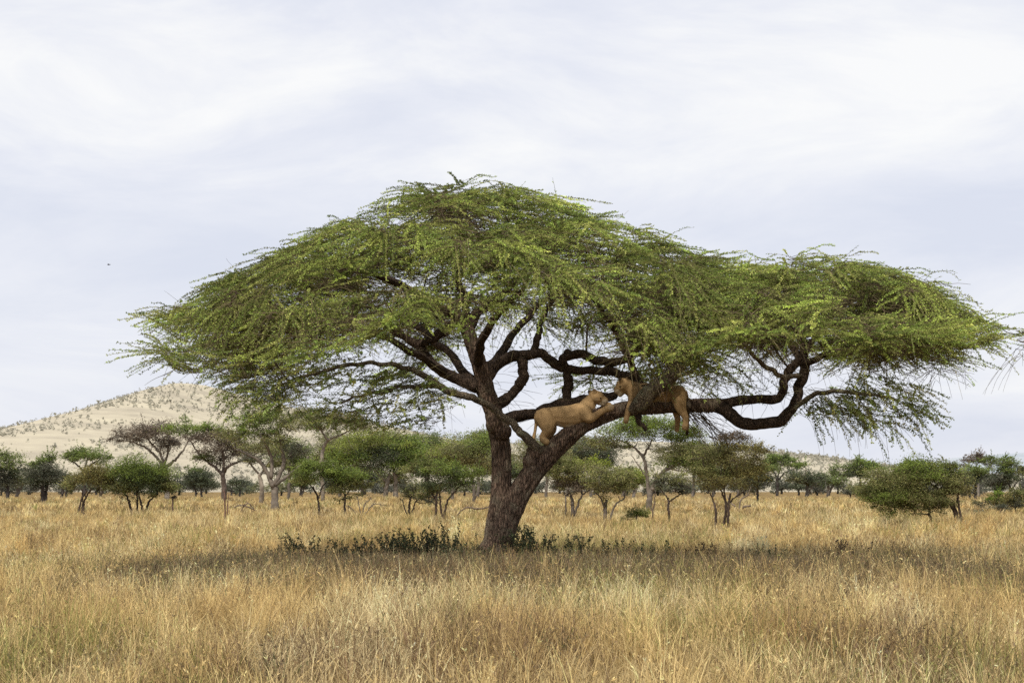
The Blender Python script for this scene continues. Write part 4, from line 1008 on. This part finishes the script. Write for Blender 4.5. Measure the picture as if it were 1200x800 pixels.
dead_wood('dead_sapling', 'thin dead stump with a dark tuft on top, right of the broad round bush', 'stump', (202.5, 597), [[(202.5, 597, .9), (202.5, 588, .9), (203, 582, .8)], [(203, 584, .6), (199, 582.5, .5)]], (.10, .065, .05), None, 0, None, (204, 582.5, 3.6))
dead_wood('dead_pole', 'thin reddish dead pole standing in the grass below the tufted acacia', 'dead tree', (263.5, 607), [[(263.5, 607, 1.1), (263.8, 595, 1), (263.5, 582, .8), (262, 574, .5)], [(267, 603, .5), (266.5, 592, .6), (268, 578, .4)]], (.13, .075, .055), None, 4)
dead_wood('dead_pole', 'slim leafless pole in front of the forked grey trunk', 'dead tree', (764, 606), [[(764, 606, .9), (765, 598, .8), (767, 590, .7), (768, 575, .5)]], (.11, .08, .06), None, 5)
dead_wood('fallen_branch', 'grey brush pile lying in the grass left of the wide-limbed acacia', 'branch', (285, 597), [[(274, 594, .7), (285, 592, .8), (303, 599, .5)], [(278, 596, .6), (289, 590, .6), (298, 596, .4)]], (.13, .095, .075), None, 10)
dead_wood('fallen_branch', 'long dead branch lying in the grass left of the big trunk', 'branch', (550, 600), [[(531, 598, .6), (545, 595, .8), (560, 596, .9), (575, 594, .8)]], (.11, .08, .06), None, 8)
dead_wood('fallen_branch', 'pale crooked fallen bough lying right of the broad olive tree', 'branch', (870, 597), [[(866, 597, 1), (868, 586, 1), (876, 580, .8), (880, 570, .5)], [(862, 593, .7), (856, 588, .7), (852, 580, .6)], [(870, 594, 1.2), (880, 592, .9)]], (.17, .13, .10), None, 4)
dead_wood('dry_shrub', 'leafless dead shrub right of the tiered sapling', 'bush', (424, 598), [[(424, 598, .6), (428, 590, .5), (436, 584, .3)], [(423, 598, .6), (420, 588, .5), (418, 582, .3)], [(425, 598, .6), (436, 592, .5), (446, 590, .3)], [(422, 598, .5), (410, 594, .4), (402, 592, .3)]], (.12, .10, .085), None, 12)

# ------------------------------------------------------------------ leafy shrubs in the shade
shrub_mat = mat_leaf('shrub_leaf', .2, .2, 6.0, .25)
SHC = np.array([(.07, .092, .04), (.095, .115, .05), (.05, .066, .03), (.115, .10, .05)])
G_S = 'leafy shrubs in the shade of the acacia'


def shrub(px, py, D, w, h, dens, label, cols=SHC):
    """px, py: middle of its top in the photo; w, h in metres"""
    c = P(px, py, D); c[2] = 0
    n = int(dens * 1.7)
    st = c + np.stack([rng.normal(0, w * .32, n), rng.normal(0, w * .32, n), np.zeros(n)], 1)
    L = h * rng.uniform(.6, 1.3, n)
    g = grow(st, unit(np.stack([rng.normal(0, .28, n), rng.normal(0, .28, n), np.ones(n)], 1)), L, 7, -.15, .14)
    mb = MB()
    strand_tubes(mb, g, np.full(n, .007), np.full(n, .003), pick(TWIG[:2], n), 1)
    cnt = (L * rng.uniform(34, 64, n)).astype(int) + 6
    pos, dr, si, t = along(g, cnt, .30)
    ax = unit(rng.normal(0, 1, pos.shape) + np.array([0, 0, .25]))
    s = rng.uniform(.7, 1.4, len(pos))
    leaves(mb, pos + ax * .01, ax, 0.021 * s, .017 * s, np.maximum(pick(cols, len(pos), None, .2), .01), 0)
    o = mb.build('leafy_shrub', [shrub_mat, M_twig], None, False, c)
    tag(o, label, 'shrub', G_S)


SHR = [(350, 622, 49, .7, .78, 16, 'sparse dark-leaved shrub farthest left in the acacia\'s shade'),
       (388, 628, 48, .8, .70, 16, 'thin leafy shrub second from the left in the acacia\'s shade'),
       (405, 632, 47.5, .7, .66, 18, 'low thin shrub between the far-left shrubs and the dense leafy row'),
       (446, 620, 48, 1.0, .80, 34, 'dense leafy shrub at the left end of the row beside the trunk'),
       (478, 617, 48, 1.1, .85, 44, 'dense dark shrub in the middle of the leafy row left of the trunk'),
       (505, 615, 48.2, .9, .88, 34, 'tall spiky shrub in the leafy row left of the trunk'),
       (521, 606, 48.4, .5, 1.05, 10, 'tallest sprig with small leaves sticking up left of the trunk'),
       (541, 630, 47, .8, .62, 30, 'rounded dark shrub directly left of the trunk\'s foot'),
       (556, 618, 47.4, .5, .80, 9, 'thin bare-stemmed sprig leaning against the left of the trunk\'s foot'),
       (614, 612, 47.7, .55, .95, 44, 'dense dark green shrub pressed against the right of the trunk'),
       (632, 622, 47.5, .7, .78, 22, 'lower looser shrub just right of the dense one by the trunk'),
       (676, 622, 47, .5, .78, 10, 'upright thin shrub a few steps right of the trunk'),
       (712, 624, 47.5, .6, .74, 13, 'leafy sprig farther right, second of the thin shrubs right of the trunk'),
       (764, 630, 46.5, .7, .66, 12, 'low dark shrub in the shade below the resting lioness'),
       (822, 632, 46.5, .8, .62, 12, 'low brownish shrub in the shade below the right end of the limb'),
       (898, 640, 45, .9, .62, 14, 'low dark shrub at the right end of the shade'),
       (985, 628, 46, .7, .70, 10, 'reddish brown dry shrub in the grass below the hanging right branches')]
for r in SHR:
    cols = SHC if 'brown' not in r[6] else np.array([(.07, .045, .03), (.09, .06, .035), (.05, .035, .022)])
    shrub(*r, cols)


# ------------------------------------------------------------------ grass
def grass_cols(x, y, n):
    straw = np.array((.66, .492, .22)); pale = np.array((.74, .60, .335)); ochre = np.array((.49, .335, .135))
    green = np.array((.215, .235, .062)); brown = np.array((.26, .175, .085)); plum = np.array((.21, .135, .085))
    a = fbm(x * .6, y * .3, 60, 4)[:, None]; b = fbm(x * .5 + 9, y * .25, 61, 4)[:, None]; g = fbm(x * .36 + 30, y * .2 + 4, 62, 4)[:, None]
    c = straw + (pale - straw) * sstep(.45, .75, a) + (ochre - straw) * sstep(.5, .2, a)
    near = sstep(30, 21, y)[:, None]
    wg = np.clip(sstep(.50, .70, g) * .62 + near * .20 * sstep(.4, .6, g), 0, 1)
    wg = np.where(rng.random((n, 1)) < wg * .95, 1, 0) * rng.uniform(.5, 1, (n, 1))
    c = c * (1 - wg) + green * wg
    # brown weeds in patches; under the tree the brown also extends its shade
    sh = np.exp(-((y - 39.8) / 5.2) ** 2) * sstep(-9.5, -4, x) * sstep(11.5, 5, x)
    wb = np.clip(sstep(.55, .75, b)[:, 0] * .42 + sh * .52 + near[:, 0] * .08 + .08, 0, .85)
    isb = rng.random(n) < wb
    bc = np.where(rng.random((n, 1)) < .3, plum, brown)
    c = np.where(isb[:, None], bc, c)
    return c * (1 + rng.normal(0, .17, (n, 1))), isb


def blades(mb, x, y, h, wd, lean, K, tint=None, seed=0.0):
    n = len(x)
    z = ground_z(x, y)
    az = rng.uniform(0, 2 * PI, n)
    ld = np.stack([np.cos(az), np.sin(az), np.zeros(n)], 1)
    fa = az + rng.normal(PI / 2, .5, n)
    side = np.stack([np.cos(fa), np.sin(fa) * .35, np.zeros(n)], 1)
    side = unit(side)
    t = np.linspace(0, 1, K)
    base_ = np.stack([x, y, z], 1)
    cent = base_[:, None] + ld[:, None] * (lean * h)[:, None, None] * (t ** 1.8)[None, :, None]
    cent[..., 2] += h[:, None] * (t - .28 * np.clip(lean, 0, 1)[:, None] * t ** 2.4)
    wk = wd[:, None] * (1 - .75 * t)[None]
    a = cent - side[:, None] * wk[..., None] * .5
    b = cent[:, :-1] + side[:, None] * wk[:, :-1, None] * .5
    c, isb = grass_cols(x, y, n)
    if tint is not None: c = c * tint[:, None]
    V_ = np.concatenate([a, b], 1)                       # K left, K-1 right (tip is shared)
    per = 2 * K - 1
    o = (np.arange(n) * per)[:, None]
    qs = []
    for k in range(K - 2):
        qs.append(o + np.array([[k, K + k, K + k + 1, k + 1]]))
    tr = o + np.array([[K - 2, K + K - 2, K - 1]])
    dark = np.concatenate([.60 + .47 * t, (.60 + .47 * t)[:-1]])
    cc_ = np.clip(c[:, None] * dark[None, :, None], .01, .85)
    if seed:
        k_ = rng.random(n) < seed * np.where(isb, 1.3, 1)
        ii = np.repeat(np.where(k_)[0], 4)
        f = rng.uniform(.0, .28, len(ii))[:, None]
        p0 = cent[ii, -1] * (1 - f) + cent[ii, -2] * f
        d0 = unit(cent[ii, -1] - cent[ii, -2])
        leaves(mb, p0, d0 + rng.normal(0, .55, p0.shape), wd[ii] * rng.uniform(1.6, 3.0, len(ii)), wd[ii] * .55, np.clip(c[ii] * rng.uniform(.8, 1.15, (len(ii), 1)), .01, .85), 0)
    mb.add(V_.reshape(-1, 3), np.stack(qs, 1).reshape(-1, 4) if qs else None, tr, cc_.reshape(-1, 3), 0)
    return isb


def scatter(y0, y1, dens, margin):
    """points in the wedge the photograph sees (plus a margin), clumped"""
    ar = .25 * (y1 * y1 - y0 * y0) + 2 * margin * (y1 - y0)
    n = int(ar * dens)
    y = np.sqrt(rng.uniform(y0 * y0, y1 * y1, n))
    x = rng.uniform(-1, 1, n) * (y * .255 + margin)
    return x, y


grass = MB()
bands = [(15, 30, 380, 2.5, .0078, 5), (30, 44, 300, 3, .0095, 4), (44, 72, 150, 4, .011, 4), (72, 130, 46, 5, .022, 3), (130, 330, 7.5, 8, .055, 3)]
for (y0, y1, dens, mg, wd, K) in bands:
    # half of the blades stand in tufts
    x, y = scatter(y0, y1, dens * .5, mg)
    tx, ty = scatter(y0, y1, dens * .5 / 26, mg)
    rep = rng.integers(12, 40, len(tx))
    ti = np.repeat(np.arange(len(tx)), rep)
    rr = rng.normal(0, .10 + .06 * (y0 / 40), len(ti)); aa = rng.uniform(0, 2 * PI, len(ti))
    x = np.concatenate([x, tx[ti] + rr * np.cos(aa)]); y = np.concatenate([y, ty[ti] + rr * np.sin(aa)])
    th = np.concatenate([np.ones(len(x) - len(ti)) * .72, rng.uniform(.65, 1.55, len(tx))[ti]])
    tl = np.concatenate([rng.uniform(.55, 1.05, len(x) - len(ti)), rng.uniform(.15, .5, len(ti))])
    hh = (.20 + .30 * fbm(x * .22, y * .16, 70, 3) ** 1.2) * th * rng.uniform(.5, 1.4, len(x)) * 1.28
    tint = np.concatenate([rng.uniform(.55, 1.0, len(x) - len(ti)), rng.uniform(.66, 1.42, len(tx))[ti]])
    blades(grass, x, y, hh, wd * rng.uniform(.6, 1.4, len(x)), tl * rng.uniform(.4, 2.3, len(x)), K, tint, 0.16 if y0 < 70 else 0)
# tall pale tussocks
for (y0, y1, dens) in ((20, 24, .12), (24, 34, .34), (34, 41, .12), (50, 90, .03)):
    tx, ty = scatter(y0, y1, dens, 2)
    tx = np.concatenate([tx]); rep = rng.integers(50, 130, len(tx)); ti = np.repeat(np.arange(len(tx)), rep)
    rr = np.abs(rng.normal(0, .16, len(ti))); aa = rng.uniform(0, 2 * PI, len(ti))
    x = tx[ti] + rr * np.cos(aa); y = ty[ti] + rr * np.sin(aa)
    hh = rng.uniform(.55, .85, len(tx))[ti] * rng.uniform(.6, 1.2, len(ti))
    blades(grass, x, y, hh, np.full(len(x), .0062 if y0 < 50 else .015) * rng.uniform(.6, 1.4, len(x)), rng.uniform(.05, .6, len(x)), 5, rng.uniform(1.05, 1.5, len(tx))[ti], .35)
# a few long arching stalks
x, y = scatter(20, 48, 3.0, 2)
blades(grass, x, y, rng.uniform(.5, .85, len(x)), np.full(len(x), .0065), rng.uniform(.2, 1.1, len(x)), 6, rng.uniform(1.0, 1.3, len(x)))
tag(grass.build('dry_grass', [M_grass], None, False), 'tall dry yellow savanna grass covering the plain', 'grass', None, 'stuff')

# brown-stemmed weeds between the grasses, thickest under the tree, where their brown widens its shade
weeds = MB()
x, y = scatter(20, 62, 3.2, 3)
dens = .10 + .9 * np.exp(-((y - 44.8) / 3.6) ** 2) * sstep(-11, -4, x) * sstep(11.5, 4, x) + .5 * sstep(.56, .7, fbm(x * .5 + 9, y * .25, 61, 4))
k = rng.random(len(x)) < dens
x, y = x[k], y[k]
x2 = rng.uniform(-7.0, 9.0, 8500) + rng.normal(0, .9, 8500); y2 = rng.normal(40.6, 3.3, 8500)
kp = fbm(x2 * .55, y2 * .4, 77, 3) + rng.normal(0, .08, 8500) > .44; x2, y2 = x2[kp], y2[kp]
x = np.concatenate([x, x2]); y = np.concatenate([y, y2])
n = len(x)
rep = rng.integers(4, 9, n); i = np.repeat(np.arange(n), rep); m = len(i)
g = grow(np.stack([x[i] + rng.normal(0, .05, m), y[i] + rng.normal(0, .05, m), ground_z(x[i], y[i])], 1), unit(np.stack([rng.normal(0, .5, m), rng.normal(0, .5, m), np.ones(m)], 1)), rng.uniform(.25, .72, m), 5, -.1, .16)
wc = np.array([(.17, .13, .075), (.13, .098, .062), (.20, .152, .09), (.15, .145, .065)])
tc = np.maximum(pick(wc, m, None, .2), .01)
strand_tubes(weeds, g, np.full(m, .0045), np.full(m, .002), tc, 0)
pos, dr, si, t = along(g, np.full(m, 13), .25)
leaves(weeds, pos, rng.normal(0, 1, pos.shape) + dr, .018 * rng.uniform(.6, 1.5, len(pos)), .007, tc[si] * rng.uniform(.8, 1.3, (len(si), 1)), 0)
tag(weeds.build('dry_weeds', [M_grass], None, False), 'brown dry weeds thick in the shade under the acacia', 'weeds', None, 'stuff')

# ------------------------------------------------------------------ a bird high over the hill
bp = P(127.5, 310.3, 260)
bd = MB()
path = bp + np.stack([np.linspace(-.22, .24, 9), np.zeros(9), np.linspace(0, .04, 9)], 1)
tube(bd, path, np.array([.004, .03, .05, .06, .062, .055, .045, .04, .006]), 8, (.05, .05, .055), 0)
for s_ in (-1, 1):
    w = [bp + np.array(v) for v in ((-.06, 0, .03), (.10, 0, .04), (.03, s_ * .32, .12), (-.10, s_ * .55, .05), (-.10, s_ * .30, .08))]
    bd.add(np.array(w), None, [(0, 1, 4), (1, 2, 4), (2, 3, 4)], (.05, .05, .055), 0)
bob = bd.build('bird', [M_twig], None, False, bp)
tag(bob, 'tiny dark bird flying high in the sky over the hill', 'bird')

# ------------------------------------------------------------------ light and sky
SUN_EL, SUN_AZ = math.radians(54), math.radians(200)   # azimuth measured clockwise from +Y: slightly left of and behind the viewer
sd = bpy.data.lights.new('sun', 'SUN'); so = bpy.data.objects.new('sun', sd); COL.objects.link(so)
sd.energy = 4.1; sd.angle = math.radians(2.0); sd.color = (1.0, .95, .86)
dirv = Vector((math.sin(SUN_AZ) * math.cos(SUN_EL), math.cos(SUN_AZ) * math.cos(SUN_EL), math.sin(SUN_EL)))
so.rotation_euler = (-dirv).to_track_quat('-Z', 'Y').to_euler()
so.location = (0, 0, 60)

world = bpy.data.worlds.new('World'); scene.world = world; world.use_nodes = True
nt = world.node_tree
for n_ in list(nt.nodes): nt.nodes.remove(n_)
out = nt.nodes.new('ShaderNodeOutputWorld'); bg = nt.nodes.new('ShaderNodeBackground'); bg.inputs['Strength'].default_value = 0.1
sky = nt.nodes.new('ShaderNodeTexSky'); sky.sky_type = 'NISHITA'; sky.sun_disc = False
sky.sun_elevation = SUN_EL; sky.sun_rotation = SUN_AZ; sky.air_density = 1.0; sky.dust_density = 1.0; sky.ozone_density = 1.0
tc = nt.nodes.new('ShaderNodeTexCoord')
mp = nt.nodes.new('ShaderNodeMapping'); mp.inputs['Scale'].default_value = (2.8, 2.8, 8.5); mp.inputs['Location'].default_value = (3.1, .4, 1.7)
nz = nt.nodes.new('ShaderNodeTexNoise'); nz.inputs['Scale'].default_value = 1.6; nz.inputs['Detail'].default_value = 8; nz.inputs['Roughness'].default_value = .6; nz.inputs['Distortion'].default_value = .5; nz.inputs['Scale'].default_value = 2.2
cr = nt.nodes.new('ShaderNodeValToRGB')
e = cr.color_ramp.elements
e[0].position = .30; e[0].color = (.74, .775, .885, 1)
e[1].position = .72; e[1].color = (1.0, 1.0, 1.0, 1)
x_ = e.new(.5); x_.color = (.845, .865, .94, 1)
sc_ = nt.nodes.new('ShaderNodeVectorMath'); sc_.operation = 'SCALE'; sc_.inputs['Scale'].default_value = 10.0
mx = nt.nodes.new('ShaderNodeMix'); mx.data_type = 'RGBA'; mx.inputs[0].default_value = .93
nt.links.new(tc.outputs['Generated'], mp.inputs[0]); nt.links.new(mp.outputs[0], nz.inputs['Vector'])
# a brighter break in the cloud up on the right, a grey bank below it
def sky_patch(px, py, scl, r0, r1, amt):
    d = unit((P(px, py, 1.0) - np.array([0, 0, HC]))[None])[0]
    sb = nt.nodes.new('ShaderNodeVectorMath'); sb.operation = 'SUBTRACT'; sb.inputs[1].default_value = [float(a) for a in d]
    ml = nt.nodes.new('ShaderNodeVectorMath'); ml.operation = 'MULTIPLY'; ml.inputs[1].default_value = scl
    ln = nt.nodes.new('ShaderNodeVectorMath'); ln.operation = 'LENGTH'
    mr = nt.nodes.new('ShaderNodeMapRange'); mr.interpolation_type = 'SMOOTHSTEP'
    mr.inputs[1].default_value = r0; mr.inputs[2].default_value = r1; mr.inputs[3].default_value = amt; mr.inputs[4].default_value = 0.0
    nt.links.new(tc.outputs['Generated'], sb.inputs[0]); nt.links.new(sb.outputs[0], ml.inputs[0])
    nt.links.new(ml.outputs[0], ln.inputs[0]); nt.links.new(ln.outputs['Value'], mr.inputs[0])
    return mr.outputs[0]


acc = nz.outputs['Fac']
for a_ in (sky_patch(1010, 120, (1, 1, 2.2), .02, .17, .22), sky_patch(1060, 265, (1, 1, 5), .02, .16, -.16), sky_patch(120, 60, (1, 1, 2), .02, .2, .10), sky_patch(300, 330, (1, 1, 3), .03, .25, -.07)):
    ad = nt.nodes.new('ShaderNodeMath'); ad.operation = 'ADD'
    nt.links.new(acc, ad.inputs[0]); nt.links.new(a_, ad.inputs[1]); acc = ad.outputs[0]
nt.links.new(acc, cr.inputs[0]); nt.links.new(cr.outputs[0], sc_.inputs[0])
nt.links.new(sky.outputs[0], mx.inputs[6]); nt.links.new(sc_.outputs[0], mx.inputs[7])
nt.links.new(mx.outputs[2], bg.inputs['Color']); nt.links.new(bg.outputs[0], out.inputs['Surface'])

scene.view_settings.view_transform = 'Standard'
scene.view_settings.look = 'None'
scene.view_settings.exposure = 0
scene.view_settings.gamma = 1
scene.cycles.max_bounces = 8
scene.cycles.diffuse_bounces = 3
scene.cycles.transmission_bounces = 3
scene.cycles.use_denoising = False
